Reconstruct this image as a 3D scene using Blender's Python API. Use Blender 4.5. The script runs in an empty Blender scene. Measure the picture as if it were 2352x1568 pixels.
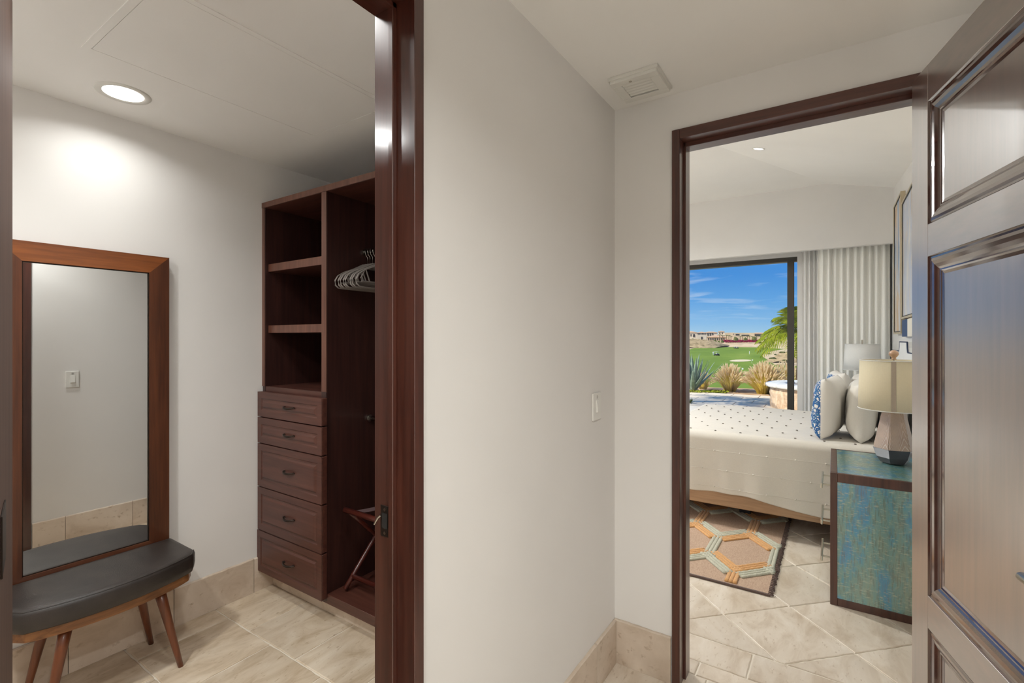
import bpy, bmesh, math, random
from mathutils import Vector, Matrix
R = math.radians
random.seed(7)
sc = bpy.context.scene
col = sc.collection

# ------------------------------------------------------------ camera
FPX, HYPX, CAMH = 1110.0, 777.0, 1.40
YAW = math.atan2(739, 1110)
SN, CS = math.sin(YAW), math.cos(YAW)
cam = bpy.data.cameras.new('camera')
camo = bpy.data.objects.new('camera', cam)
col.objects.link(camo)
camo.location = (0, 0, CAMH)
camo.rotation_euler = (R(90), 0, YAW)
cam.sensor_width = 36.0
cam.lens = 36.0 * FPX / 2352.0
cam.shift_y = -(784.0 - HYPX) / 2352.0
cam.clip_start = 0.02
cam.clip_end = 4000
sc.camera = camo

# ------------------------------------------------------------ colour management
sc.view_settings.view_transform = 'Standard'
sc.view_settings.look = 'None'
sc.view_settings.exposure = 0.0
sc.view_settings.gamma = 1.0
sc.view_settings.use_curve_mapping = False

# ------------------------------------------------------------ sky
w = bpy.data.worlds.new('sky')
sc.world = w
w.use_nodes = True
nt = w.node_tree
for n in list(nt.nodes): nt.nodes.remove(n)
def N(t, kind, **kw):
    n = t.nodes.new(kind)
    for k, v in kw.items(): setattr(n, k, v)
    return n
wo = N(nt, 'ShaderNodeOutputWorld'); bg = N(nt, 'ShaderNodeBackground')
tc = N(nt, 'ShaderNodeTexCoord'); sx = N(nt, 'ShaderNodeSeparateXYZ')
nt.links.new(tc.outputs['Generated'], sx.inputs[0])
rampn = N(nt, 'ShaderNodeValToRGB')
el = rampn.color_ramp.elements
el[0].position = 0.0; el[0].color = (.43, .65, .83, 1)
el[1].position = 1.0; el[1].color = (.05, .20, .58, 1)
for p, c in ((.03, (.25, .51, .84, 1)), (.07, (.12, .38, .80, 1)), (.12, (.062, .29, .76, 1)), (.4, (.055, .24, .68, 1))):
    e = el.new(p); e.color = c
nt.links.new(sx.outputs['Z'], rampn.inputs[0])
mp = N(nt, 'ShaderNodeMapping'); mp.inputs['Scale'].default_value = (2.6, 2.6, 21); mp.inputs['Location'].default_value = (.35, .2, .33)
nt.links.new(tc.outputs['Generated'], mp.inputs[0])
cn = N(nt, 'ShaderNodeTexNoise'); cn.inputs['Scale'].default_value = 2.2; cn.inputs['Detail'].default_value = 7; cn.inputs['Roughness'].default_value = .55; cn.inputs['Distortion'].default_value = .5
nt.links.new(mp.outputs[0], cn.inputs['Vector'])
cr = N(nt, 'ShaderNodeValToRGB'); cr.color_ramp.elements[0].position = .55; cr.color_ramp.elements[0].color = (0, 0, 0, 1)
cr.color_ramp.elements[1].position = .80; cr.color_ramp.elements[1].color = (.75, .75, .75, 1)
nt.links.new(cn.outputs['Fac'], cr.inputs[0])
mx = N(nt, 'ShaderNodeMixRGB'); mx.inputs[2].default_value = (.80, .86, .93, 1)
nt.links.new(cr.outputs[0], mx.inputs[0]); nt.links.new(rampn.outputs[0], mx.inputs[1])
nt.links.new(mx.outputs[0], bg.inputs[0]); bg.inputs[1].default_value = 1.0
nt.links.new(bg.outputs[0], wo.inputs[0])

# ------------------------------------------------------------ sun
SUN_DIR = Vector((-.60, -.45, .66)).normalized()
sl = bpy.data.lights.new('sun', 'SUN'); sl.energy = 5.6; sl.angle = R(.6); sl.color = (1, .94, .84)
so = bpy.data.objects.new('sun', sl); col.objects.link(so)
so.rotation_euler = SUN_DIR.to_track_quat('Z', 'Y').to_euler()
HALL_W, CLOSET_W, BED_W = 18.0, 2.6, 11.0      # power of the recessed lamps
LAMP_COL = (.985, 1.0, .985)

# ------------------------------------------------------------ helpers
MW = {}
def tag(o, label=None, cat=None, group=None, kind=None):
    if label: o['label'] = label
    if cat: o['category'] = cat
    if group: o['group'] = group
    if kind: o['kind'] = kind
    return o
def thing(name, loc=(0, 0, 0), rz=0.0, label=None, cat=None, group=None, kind=None):
    o = bpy.data.objects.new(name, None); col.objects.link(o)
    o.location = loc; o.rotation_euler = (0, 0, rz); o.empty_display_size = .05
    MW[o] = Matrix.Translation(Vector(loc)) @ Matrix.Rotation(rz, 4, 'Z')
    return tag(o, label, cat, group, kind)
def obj(name, bm, mat, parent=None, local=False, smooth=False, kind=None, label=None):
    """link a bmesh (or mesh) as ONE mesh object; vertices are world coordinates unless local"""
    if isinstance(bm, bmesh.types.BMesh):
        bmesh.ops.recalc_face_normals(bm, faces=bm.faces)
        me = bpy.data.meshes.new(name); bm.to_mesh(me); bm.free()
    else: me = bm
    if mat:
        for m in (mat if isinstance(mat, (list, tuple)) else (mat,)): me.materials.append(m)
    if smooth:
        for p in me.polygons: p.use_smooth = True
    o = bpy.data.objects.new(name, me); col.objects.link(o)
    if parent is not None:
        o.parent = parent
        if not local: me.transform(MW[parent].inverted())
        MW[o] = MW[parent]
    else: MW[o] = Matrix.Identity(4)
    if kind: o['kind'] = kind
    if label: o['label'] = label
    return o
def based(o, loc):
    """move a single-mesh thing's origin to its base"""
    o.data.transform(Matrix.Translation(-Vector(loc))); o.location = loc
    return o
def copy_tree(o, parent=None):
    c = o.copy(); col.objects.link(c)
    if parent is not None: c.parent = parent
    for ch in list(o.children):
        if ch.type == 'LIGHT':
            d = ch.copy(); col.objects.link(d); d.parent = c
        else: copy_tree(ch, c)
    return c
def NB(): return bmesh.new()
def box(bm, x0, x1, y0, y1, z0, z1, bev=0.0, seg=1, mi=0):
    vs = [bm.verts.new((x, y, z)) for x in (x0, x1) for y in (y0, y1) for z in (z0, z1)]
    fs = [bm.faces.new([vs[i] for i in f]) for f in ((0, 1, 3, 2), (4, 6, 7, 5), (0, 4, 5, 1), (2, 3, 7, 6), (0, 2, 6, 4), (1, 5, 7, 3))]
    for f in fs: f.material_index = mi
    if bev:
        es = {e for f in fs for e in f.edges}
        bmesh.ops.bevel(bm, geom=list(es), offset=bev, segments=seg, affect='EDGES', profile=.5)
    return fs
def bxo(name, x0, x1, y0, y1, z0, z1, mat, parent=None, bev=0.0, local=False, **kw):
    b = NB(); box(b, x0, x1, y0, y1, z0, z1, bev); return obj(name, b, mat, parent, local, **kw)
def tube(bm, pts, rad, seg=8, cap=True, flat=1.0, closed=False):
    pts = [Vector(p) for p in pts]; n = len(pts); rings = []
    up = Vector((0, 0, 1))
    for i, p in enumerate(pts):
        if closed: d = pts[(i + 1) % n] - pts[i - 1]
        else: d = pts[min(i + 1, n - 1)] - pts[max(i - 1, 0)]
        d = d.normalized() if d.length > 1e-9 else Vector((0, 0, 1))
        a = d.cross(up)
        if a.length < .05: a = d.cross(Vector((1, 0, 0)))
        a.normalize(); b = a.cross(d).normalized()
        r = rad[i] if isinstance(rad, (list, tuple)) else rad
        rings.append([bm.verts.new(p + a * (r * math.cos(t)) + b * (r * flat * math.sin(t))) for t in (2 * math.pi * k / seg for k in range(seg))])
    m = n if closed else n - 1
    for i in range(m):
        A, B = rings[i], rings[(i + 1) % n]
        for k in range(seg): bm.faces.new((A[k], A[(k + 1) % seg], B[(k + 1) % seg], B[k]))
    if cap and not closed:
        bm.faces.new(rings[0]); bm.faces.new(rings[-1][::-1])
def lathe(bm, prof, c=(0, 0, 0), seg=32, a0=0, capb=True, capt=True, sx=1, sy=1):
    rings = []
    for r, z in prof:
        rings.append([bm.verts.new((c[0] + sx * r * math.cos(a0 + 2 * math.pi * k / seg), c[1] + sy * r * math.sin(a0 + 2 * math.pi * k / seg), c[2] + z)) for k in range(seg)])
    for A, B in zip(rings, rings[1:]):
        for k in range(seg): bm.faces.new((A[k], A[(k + 1) % seg], B[(k + 1) % seg], B[k]))
    if capb: bm.faces.new(rings[0][::-1])
    if capt: bm.faces.new(rings[-1])
def prism(bm, poly, z0, z1):
    a = [bm.verts.new((x, y, z0)) for x, y in poly]; b = [bm.verts.new((x, y, z1)) for x, y in poly]
    n = len(poly)
    for i in range(n): bm.faces.new((a[i], a[(i + 1) % n], b[(i + 1) % n], b[i]))
    bm.faces.new(a[::-1]); bm.faces.new(b)
def gridm(bm, nu, nv, fn, mi=0):
    g = [[bm.verts.new(fn(i / nu, j / nv)) for j in range(nv + 1)] for i in range(nu + 1)]
    for i in range(nu):
        for j in range(nv):
            f = bm.faces.new((g[i][j], g[i + 1][j], g[i + 1][j + 1], g[i][j + 1])); f.material_index = mi
    return g
def ray(u, v):
    a = (u - 1176.0) / FPX
    return Vector((-SN + a * CS, CS + a * SN, (HYPX - v) / FPX))
def at_dep(u, v, d): return Vector((0, 0, CAMH)) + ray(u, v) * d
def at_z(u, v, z):
    r = ray(u, v); return Vector((0, 0, CAMH)) + r * ((z - CAMH) / r.z)
def clip(poly, a, b, c):
    """keep a*x+b*y<=c"""
    out = []
    for i in range(len(poly)):
        p, q = poly[i], poly[(i + 1) % len(poly)]
        dp, dq = a * p[0] + b * p[1] - c, a * q[0] + b * q[1] - c
        if dp <= 0: out.append(p)
        if (dp < 0) != (dq < 0) and abs(dp - dq) > 1e-12:
            t = dp / (dp - dq); out.append((p[0] + (q[0] - p[0]) * t, p[1] + (q[1] - p[1]) * t))
    return out
def area(p): return .5 * sum(p[i][0] * p[(i + 1) % len(p)][1] - p[(i + 1) % len(p)][0] * p[i][1] for i in range(len(p)))

# ------------------------------------------------------------ materials
def mat(name):
    m = bpy.data.materials.new(name); m.use_nodes = True
    t = m.node_tree; b = t.nodes['Principled BSDF']
    return m, t, b
def setp(b, **kw):
    for k, v in kw.items():
        k = k.replace('_', ' ')
        b.inputs[k].default_value = v
def rgb(r, g, b):
    f = lambda c: ((c / 255 + .055) / 1.055) ** 2.4 if c > 10 else c / 255 / 12.92
    return (f(r), f(g), f(b), 1)
def coords(t, scale=(1, 1, 1), rot=(0, 0, 0), kind='Object', loc=(0, 0, 0)):
    tc = N(t, 'ShaderNodeTexCoord'); mp = N(t, 'ShaderNodeMapping')
    mp.inputs['Scale'].default_value = scale; mp.inputs['Rotation'].default_value = rot; mp.inputs['Location'].default_value = loc
    if kind == 'World':
        g = N(t, 'ShaderNodeNewGeometry'); t.links.new(g.outputs['Position'], mp.inputs[0])
    else: t.links.new(tc.outputs[kind], mp.inputs[0])
    return mp.outputs[0]
def noise(t, vec, scale, detail=4, rough=.5, dist=0):
    n = N(t, 'ShaderNodeTexNoise'); n.inputs['Scale'].default_value = scale; n.inputs['Detail'].default_value = detail
    n.inputs['Roughness'].default_value = rough; n.inputs['Distortion'].default_value = dist
    t.links.new(vec, n.inputs['Vector']); return n.outputs['Fac']
def ramp(t, fac, stops, interp='LINEAR'):
    r = N(t, 'ShaderNodeValToRGB'); r.color_ramp.interpolation = interp
    e = r.color_ramp.elements
    e[0].position, e[0].color = stops[0]; e[1].position, e[1].color = stops[-1]
    for p, c in stops[1:-1]:
        x = e.new(p); x.color = c
    t.links.new(fac, r.inputs[0]); return r.outputs[0]
def mixc(t, fac, a, b, mode='MIX'):
    m = N(t, 'ShaderNodeMixRGB', blend_type=mode)
    for i, x in ((0, fac), (1, a), (2, b)):
        if hasattr(x, 'is_linked') or isinstance(x, bpy.types.NodeSocket): t.links.new(x, m.inputs[i])
        else: m.inputs[i].default_value = x
    return m.outputs[0]
def math_(t, op, a, b=0.0):
    m = N(t, 'ShaderNodeMath', operation=op)
    for i, x in ((0, a), (1, b)):
        if isinstance(x, bpy.types.NodeSocket): t.links.new(x, m.inputs[i])
        else: m.inputs[i].default_value = x
    return m.outputs[0]
def bump(t, b, h, strength=.2, dist=.01):
    n = N(t, 'ShaderNodeBump'); n.inputs['Strength'].default_value = strength; n.inputs['Distance'].default_value = dist
    t.links.new(h, n.inputs['Height']); t.links.new(n.outputs[0], b.inputs['Normal'])

def plain(name, c, rough=.5, metal=0.0, coat=0.0, spec=.5, **kw):
    m, t, b = mat(name); setp(b, Base_Color=c, Roughness=rough, Metallic=metal, Coat_Weight=coat, Specular_IOR_Level=spec)
    v = noise(t, coords(t), 40, 3)
    cc = mixc(t, .06, c, ramp(t, v, ((0, (c[0] * .7, c[1] * .7, c[2] * .7, 1)), (1, (min(1, c[0] * 1.25), min(1, c[1] * 1.25), min(1, c[2] * 1.25), 1)))))
    t.links.new(cc, b.inputs['Base Color'])
    for k, x in kw.items(): setp(b, **{k: x})
    return m
def paint(name, c, var=.03):
    m, t, b = mat(name); setp(b, Roughness=.62, Specular_IOR_Level=.35)
    v = coords(t, kind='World')
    n = noise(t, v, 1.3, 3)
    lo = tuple(x * (1 - var) for x in c[:3]) + (1,); hi = tuple(min(1, x * (1 + var)) for x in c[:3]) + (1,)
    t.links.new(ramp(t, n, ((.3, lo), (.7, hi))), b.inputs['Base Color'])
    bump(t, b, noise(t, v, 130, 3), .03, .002)
    return m
def wood(name, dark, light, grain='Z', rough=.3, coat=.3, ior=1.5, fine=60, contrast=(.32, .7), coat_rough=.15):
    m, t, b = mat(name); setp(b, Roughness=rough, Coat_Weight=coat, Coat_Roughness=coat_rough, IOR=ior, Coat_IOR=ior)
    s = {'X': (.06, 1, 1), 'Y': (1, .06, 1), 'Z': (1, 1, .06)}[grain]
    v = coords(t, s, kind='World')
    n1 = noise(t, v, fine, 5, .6, .3); n2 = noise(t, v, fine * .22, 3, .5, .8)
    f = math_(t, 'ADD', math_(t, 'MULTIPLY', n1, .6), math_(t, 'MULTIPLY', n2, .4))
    t.links.new(ramp(t, f, ((contrast[0], dark), (contrast[1], light))), b.inputs['Base Color'])
    bump(t, b, n1, .05, .001)
    return m
M = {}
M['wall'] = paint('warm_white_plaster', rgb(233, 230, 226))
M['ceil'] = paint('ceiling_plaster', rgb(247, 245, 241))
M['white'] = plain('white_plastic', rgb(232, 230, 224), .35)
M['whitepaint'] = plain('white_metal', rgb(226, 224, 217), .45)
M['wood'] = wood('mahogany_vertical', rgb(52, 24, 18), rgb(92, 50, 38), 'Z', .32, .5)
M['wood_x'] = wood('mahogany_x', rgb(52, 24, 18), rgb(92, 50, 38), 'X', .32, .5)
M['wood_y'] = wood('mahogany_y', rgb(52, 24, 18), rgb(92, 50, 38), 'Y', .32, .5)
M['cab'] = wood('cabinet_vertical', rgb(40, 19, 16), rgb(68, 38, 32), 'Z', .45, .1)
M['closetdoor'] = wood('closet_door', rgb(86, 62, 52), rgb(114, 88, 76), 'Z', .6, 0)
M['lip'] = wood('cabinet_edge_light', rgb(84, 48, 36), rgb(124, 80, 62), 'Z', .38, .3)  # lighter wood, paints front light onto the cabinet edges
M['cab_x'] = wood('cabinet_x', rgb(60, 30, 24), rgb(98, 58, 46), 'X', .42, .15)
M['leaf'] = wood('door_leaf_vertical', rgb(66, 38, 29), rgb(104, 68, 54), 'Z', .34, 1.0, 3.0, 50, coat_rough=.26)
M['leaf_x'] = wood('door_leaf_rail', rgb(66, 38, 29), rgb(104, 68, 54), 'Y', .34, 1.0, 3.0, 50, coat_rough=.26)
M['mould'] = wood('door_moulding', rgb(52, 25, 18), rgb(84, 47, 36), 'Y', .16, 1.0, 1.7, 50, coat_rough=.06)
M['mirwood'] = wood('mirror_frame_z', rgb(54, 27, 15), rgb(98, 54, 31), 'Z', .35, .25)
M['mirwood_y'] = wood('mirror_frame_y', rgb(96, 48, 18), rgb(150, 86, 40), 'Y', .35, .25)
M['walnut'] = wood('bench_walnut', rgb(92, 54, 28), rgb(160, 108, 62), 'Y', .4, .2)
M['legwood'] = wood('bench_leg', rgb(84, 42, 22), rgb(128, 70, 38), 'Z', .35, .3)
M['oak'] = wood('bed_oak', rgb(150, 116, 86), rgb(190, 154, 120), 'X', .5, .1)
M['nsdark'] = wood('nightstand_walnut', rgb(54, 32, 26), rgb(96, 62, 50), 'Z', .35, .3)
M['chrome'] = plain('chrome', rgb(200, 196, 190), .15, 1.0)
M['bronze'] = plain('dark_bronze', rgb(58, 48, 42), .4, .8)
M['steel'] = plain('brushed_steel', rgb(196, 190, 178), .3, 1.0)
M['hanger'] = plain('grey_plastic', rgb(138, 130, 124), .5)
M['black'] = plain('black_paint', rgb(24, 24, 28), .5)
M['cavity_shade'] = plain('painted_cavity_shade', rgb(40, 38, 36), .8)  # dark tone painted in for the shade inside openings

def travertine(name, base, dark, lite, stain=.5, sc=(2.4, 1, 1)):
    m, t, b = mat(name); setp(b, Roughness=.42, Specular_IOR_Level=.4)
    oi = N(t, 'ShaderNodeObjectInfo')
    g = N(t, 'ShaderNodeNewGeometry'); ad = N(t, 'ShaderNodeVectorMath', operation='ADD')
    cmb = N(t, 'ShaderNodeCombineXYZ')
    for i in range(3): t.links.new(math_(t, 'MULTIPLY', oi.outputs['Random'], (37., 53., 11.)[i]), cmb.inputs[i])
    t.links.new(g.outputs['Position'], ad.inputs[0]); t.links.new(cmb.outputs[0], ad.inputs[1])
    mp = N(t, 'ShaderNodeMapping'); mp.inputs['Scale'].default_value = sc; mp.inputs['Rotation'].default_value = (0, 0, .5)
    t.links.new(ad.outputs[0], mp.inputs[0])
    v = mp.outputs[0]
    n1 = noise(t, v, 4, 8, .62, .6); n2 = noise(t, v, 26, 5, .6); n3 = noise(t, ad.outputs[0], 2.2, 4, .6)
    c = ramp(t, n1, ((.3, dark), (.5, base), (.72, lite)))
    c = mixc(t, ramp(t, n2, ((.30, (1, 1, 1, 1)), (.40, (0, 0, 0, 1)))), c, dark)
    c = mixc(t, math_(t, 'MULTIPLY', ramp(t, n3, ((.55, (0, 0, 0, 1)), (.75, (1, 1, 1, 1)))), stain), c, tuple(x * .72 for x in dark[:3]) + (1,))
    hs = N(t, 'ShaderNodeHueSaturation'); t.links.new(c, hs.inputs['Color'])
    t.links.new(math_(t, 'ADD', math_(t, 'MULTIPLY', oi.outputs['Random'], .16), .92), hs.inputs['Value'])
    t.links.new(hs.outputs[0], b.inputs['Base Color'])
    bump(t, b, n2, .12, .003)
    return m
M['tile'] = travertine('travertine_floor', rgb(206, 188, 164), rgb(176, 154, 126), rgb(222, 208, 188), .25)
M['tile_bed'] = travertine('travertine_floor_light', rgb(212, 198, 180), rgb(190, 172, 150), rgb(224, 213, 198), .2)
M['bbtile'] = travertine('travertine_skirting', rgb(217, 200, 181), rgb(190, 169, 146), rgb(230, 215, 198), .5, (1, 1, 1.3))
M['grout'] = plain('cream_grout', rgb(222, 212, 196), .9)
M['grout_b'] = plain('sand_grout', rgb(196, 180, 158), .9)

# fabrics
def fabric(name, c, scale=500, bumps=.25, rough=.9, sheen=.2, trans=0.0):
    m, t, b = mat(name); setp(b, Roughness=rough, Sheen_Weight=sheen, Specular_IOR_Level=.2)
    v = coords(t, kind='World')
    wv = N(t, 'ShaderNodeTexWave'); wv.inputs['Scale'].default_value = scale * .3; wv.inputs['Distortion'].default_value = 2; t.links.new(v, wv.inputs['Vector'])
    n = noise(t, v, scale * .25, 3); n2 = noise(t, v, 3, 3)
    f = math_(t, 'ADD', math_(t, 'MULTIPLY', wv.outputs['Fac'], .4), math_(t, 'MULTIPLY', n, .6))
    lo = tuple(x * .92 for x in c[:3]) + (1,); hi = tuple(min(1, x * 1.06) for x in c[:3]) + (1,)
    t.links.new(mixc(t, .25, ramp(t, f, ((.2, lo), (.8, hi))), ramp(t, n2, ((.3, lo), (.7, hi)))), b.inputs['Base Color'])
    bump(t, b, f, bumps, .0015)
    if trans:
        out = t.nodes['Material Output']; tr = N(t, 'ShaderNodeBsdfTranslucent'); tr.inputs[0].default_value = c
        ms = N(t, 'ShaderNodeMixShader'); ms.inputs[0].default_value = trans
        t.links.new(b.outputs[0], ms.inputs[1]); t.links.new(tr.outputs[0], ms.inputs[2]); t.links.new(ms.outputs[0], out.inputs[0])
    return m
M['linen'] = fabric('coverlet_cotton', rgb(226, 219, 207), 500, .25)
M['sheet'] = fabric('white_sheet', rgb(232, 229, 222), 700, .15)
M['pillow'] = fabric('white_pillow', rgb(234, 229, 219), 600, .2)
M['curtain'] = fabric('greige_curtain', rgb(250, 247, 240), 400, .1)
M['sheer'] = fabric('sheer_curtain', rgb(248, 246, 242), 400, .1, trans=.15)
M['shade'] = fabric('linen_shade', rgb(246, 236, 208), 450, .25, trans=.3)
M['shade_w'] = fabric('white_shade', rgb(248, 247, 243), 450, .2, trans=.25)
M['headb'] = fabric('headboard_fabric', rgb(228, 228, 226), 300, .3)
M['tuft'] = plain('tuft_grey', rgb(122, 112, 100), .9)
M['navy'] = plain('navy_piping', rgb(40, 52, 80), .7)
# leather
m, t, b = mat('black_leather'); setp(b, Roughness=.42, Specular_IOR_Level=.6)
v = coords(t, kind='World'); n = noise(t, v, 9, 4, .6); n2 = N(t, 'ShaderNodeTexVoronoi'); n2.inputs['Scale'].default_value = 260; t.links.new(v, n2.inputs['Vector'])
t.links.new(ramp(t, n, ((.3, rgb(36, 31, 28)), (.7, rgb(54, 47, 43)))), b.inputs['Base Color']); bump(t, b, n2.outputs['Distance'], .12, .002)
M['leather'] = m
# mirror glass
m, t, b = mat('mirror_silver'); setp(b, Base_Color=(.93, .94, .93, 1), Metallic=1.0, Roughness=.015)
M['mirror'] = m
# clear architectural pane
m, t, b = mat('clear_pane'); t.nodes.remove(b); out = t.nodes['Material Output']
tr = N(t, 'ShaderNodeBsdfTransparent'); tr.inputs[0].default_value = (.96, .98, .97, 1)
gl = N(t, 'ShaderNodeBsdfGlossy'); gl.inputs['Roughness'].default_value = .01
fr = N(t, 'ShaderNodeFresnel'); fr.inputs[0].default_value = 1.35
ms = N(t, 'ShaderNodeMixShader'); t.links.new(fr.outputs[0], ms.inputs[0]); t.links.new(tr.outputs[0], ms.inputs[1]); t.links.new(gl.outputs[0], ms.inputs[2]); t.links.new(ms.outputs[0], out.inputs[0])
M['pane'] = m
def emit(name, c, s):
    m, t, b = mat(name); setp(b, Base_Color=(.9, .9, .88, 1), Emission_Color=c, Emission_Strength=s); return m
M['lens'] = emit('lamp_lens', (1, .97, .92, 1), 3.5)
# nightstand woven blue green panel
def bluepanel(name, lift=1.0):
    m, t, b = mat(name); setp(b, Roughness=.32, Coat_Weight=1.0, Coat_Roughness=.24, Coat_IOR=2.1)
    v = coords(t, (1, 1, .28), kind='World'); n = noise(t, v, 9, 6, .65, .3)
    f = coords(t, (1, 1, .12), kind='World'); fn = noise(t, f, 160, 3, .6)
    g = coords(t, (.25, .25, 1), kind='World'); gn = noise(t, g, 170, 2, .6)
    c = ramp(t, n, ((.28, rgb(44, 104, 150)), (.42, rgb(26, 138, 178)), (.5, rgb(88, 146, 142)), (.62, rgb(120, 148, 128)), (.75, rgb(84, 150, 154))))
    c = mixc(t, ramp(t, fn, ((.38, (.55, .55, .55, 1)), (.5, (0, 0, 0, 1)))), c, rgb(66, 78, 70))
    c = mixc(t, ramp(t, gn, ((.55, (0, 0, 0, 1)), (.68, (.55, .55, .55, 1)))), c, rgb(176, 190, 166))
    t.links.new(c, b.inputs['Base Color']); bump(t, b, gn, .2, .002)
    return m
M['bluepanel'] = bluepanel('blue_green_weave')

# =============================================================== STRUCTURE
XC, XCI = -.793, -.910        # middle wall, hall face and closet face
XL = -2.670                   # closet far wall
YD, YDB = 1.998, 2.106        # bedroom wall, hall face and bedroom face
XH = .505                     # headboard wall
YW = 6.50                     # window wall
ZC = 2.391                    # hall and closet ceiling
def struct(name, bm, m, label=None):
    o = obj(name, bm, m); o['kind'] = 'structure'
    if label: o['label'] = label
    return o
# floor bed below the tiles
b = NB(); box(b, XL - .1, 1.30, -1.5, YW + .1, -.12, -.0045)
floor = struct('floor', b, [M['grout']], 'cream travertine tile floor')
CO_Y0, CO_Y1, CO_Z = .075, .800, 2.190      # closet opening
BO_X0, BO_X1, BO_Z = -.527, .262, 2.215     # bedroom opening
b = NB()
box(b, XL - .1, XL, -.55, 2.2, -.12, ZC + .1); struct('wall_left', b, M['wall'], 'warm white closet wall behind the mirror')
b = NB()
box(b, XCI, XC, -1.5, CO_Y0, -.12, ZC + .1); box(b, XCI, XC, CO_Y1, YD, -.12, ZC + .1); box(b, XCI, XC, CO_Y0, CO_Y1, CO_Z, ZC + .1)
struct('wall_middle', b, M['wall'], 'warm white wall between closet doorway and bedroom doorway')
b = NB()
box(b, XL, BO_X0, YD + .0, YDB, -.12, 3.3); box(b, BO_X1, 1.30, YD, YDB, -.12, 3.3); box(b, BO_X0, BO_X1, YD, YDB, BO_Z, 3.3)
struct('wall_bedroom', b, M['wall'], 'warm white wall around the bedroom doorway')
b = NB(); box(b, XL, XCI, -.65, -.55, -.12, ZC + .1); struct('wall_closet_end', b, M['wall'])
b = NB(); box(b, 1.20, 1.30, -1.5, YD, -.12, ZC + .1); struct('wall_hall_right', b, M['wall'])
b = NB(); box(b, XCI, 1.30, -1.6, -1.5, -.12, ZC + .1); struct('wall_hall_rear', b, M['wall'])
b = NB(); box(b, XL - .1, 1.30, -1.6, YD, ZC, ZC + .1); struct('ceiling', b, M['ceil'], 'warm white ceiling of hall and closet')
# bedroom shell
BX0 = -3.6
b = NB(); box(b, XH, XH + .12, YDB, YW + .1, -.12, 3.4); struct('wall_headboard', b, M['wall'], 'warm white bedroom wall behind the headboard')
b = NB(); box(b, BX0 - .12, BX0, YDB - .2, 2.9, -.12, 3.4); box(b, BX0 - .12, BX0, 6.42, YW + .1, -.12, 3.4); box(b, BX0 - .12, BX0, 2.9, 6.42, 2.35, 3.4)
struct('wall_bedroom_far', b, M['wall'])
b = NB(); box(b, BX0, XL, YD, YDB, -.12, 3.4); struct('wall_bedroom_near', b, M['wall'])
b = NB(); box(b, BX0, XL - .1, YDB, YW + .1, -.12, -.0045); obj('floor_side', b, M['grout_b'])['kind'] = 'structure'
WX0, WX1, WZ = -3.5, -.352, 2.352
b = NB()
box(b, BX0, WX0, YW, YW + .16, -.12, 3.4); box(b, WX1, XH, YW, YW + .16, -.12, 3.4); box(b, WX0, WX1, YW, YW + .16, WZ, 3.4)
struct('wall_window', b, M['wall'], 'warm white wall around the sliding glass door')
b = NB(); box(b, BX0, XH, 6.17, 6.24, 2.362, 3.3); box(b, BX0, XH, 6.24, YW, 3.06, 3.3)
struct('trim_1', b, M['wall'], 'plaster curtain bulkhead above the glass door')
# ceiling of the bedroom: a level plane and a plane that falls towards the headboard wall, meeting in a skewed crease
ZT = 3.055
A = Vector((-.06, 6.17, ZT)); cd = Vector((.83, 1.86, 0)).normalized(); nr = Vector((cd.y, -cd.x, 0))
def bz(x, y):
    d = (Vector((x, y, ZT)) - A).dot(nr)
    return ZT - .27 * max(0, d) if d < 2.2 else ZT - .27 * 2.2
b = NB()
def crease(y): return A.x + (y - A.y) * cd.x / cd.y
ys = [YDB, 3.0, 4.0, 5.0, 6.17, YW]
for y0, y1 in zip(ys, ys[1:]):
    c0, c1 = crease(y0), crease(y1)
    for quad in (((BX0, y0), (c0, y0), (c1, y1), (BX0, y1)), ((c0, y0), (XH, y0), (XH, y1), (c1, y1))):
        lo = [b.verts.new((x, y, bz(x, y) if quad[0][0] != BX0 else ZT)) for x, y in quad]
        hi = [b.verts.new((x, y, 3.4)) for x, y in quad]
        b.faces.new(lo); b.faces.new(hi[::-1])
        for i in range(4): b.faces.new((lo[i], lo[(i + 1) % 4], hi[(i + 1) % 4], hi[i]))
struct('ceiling_bedroom', b, M['ceil'], 'white creased bedroom ceiling')

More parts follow.
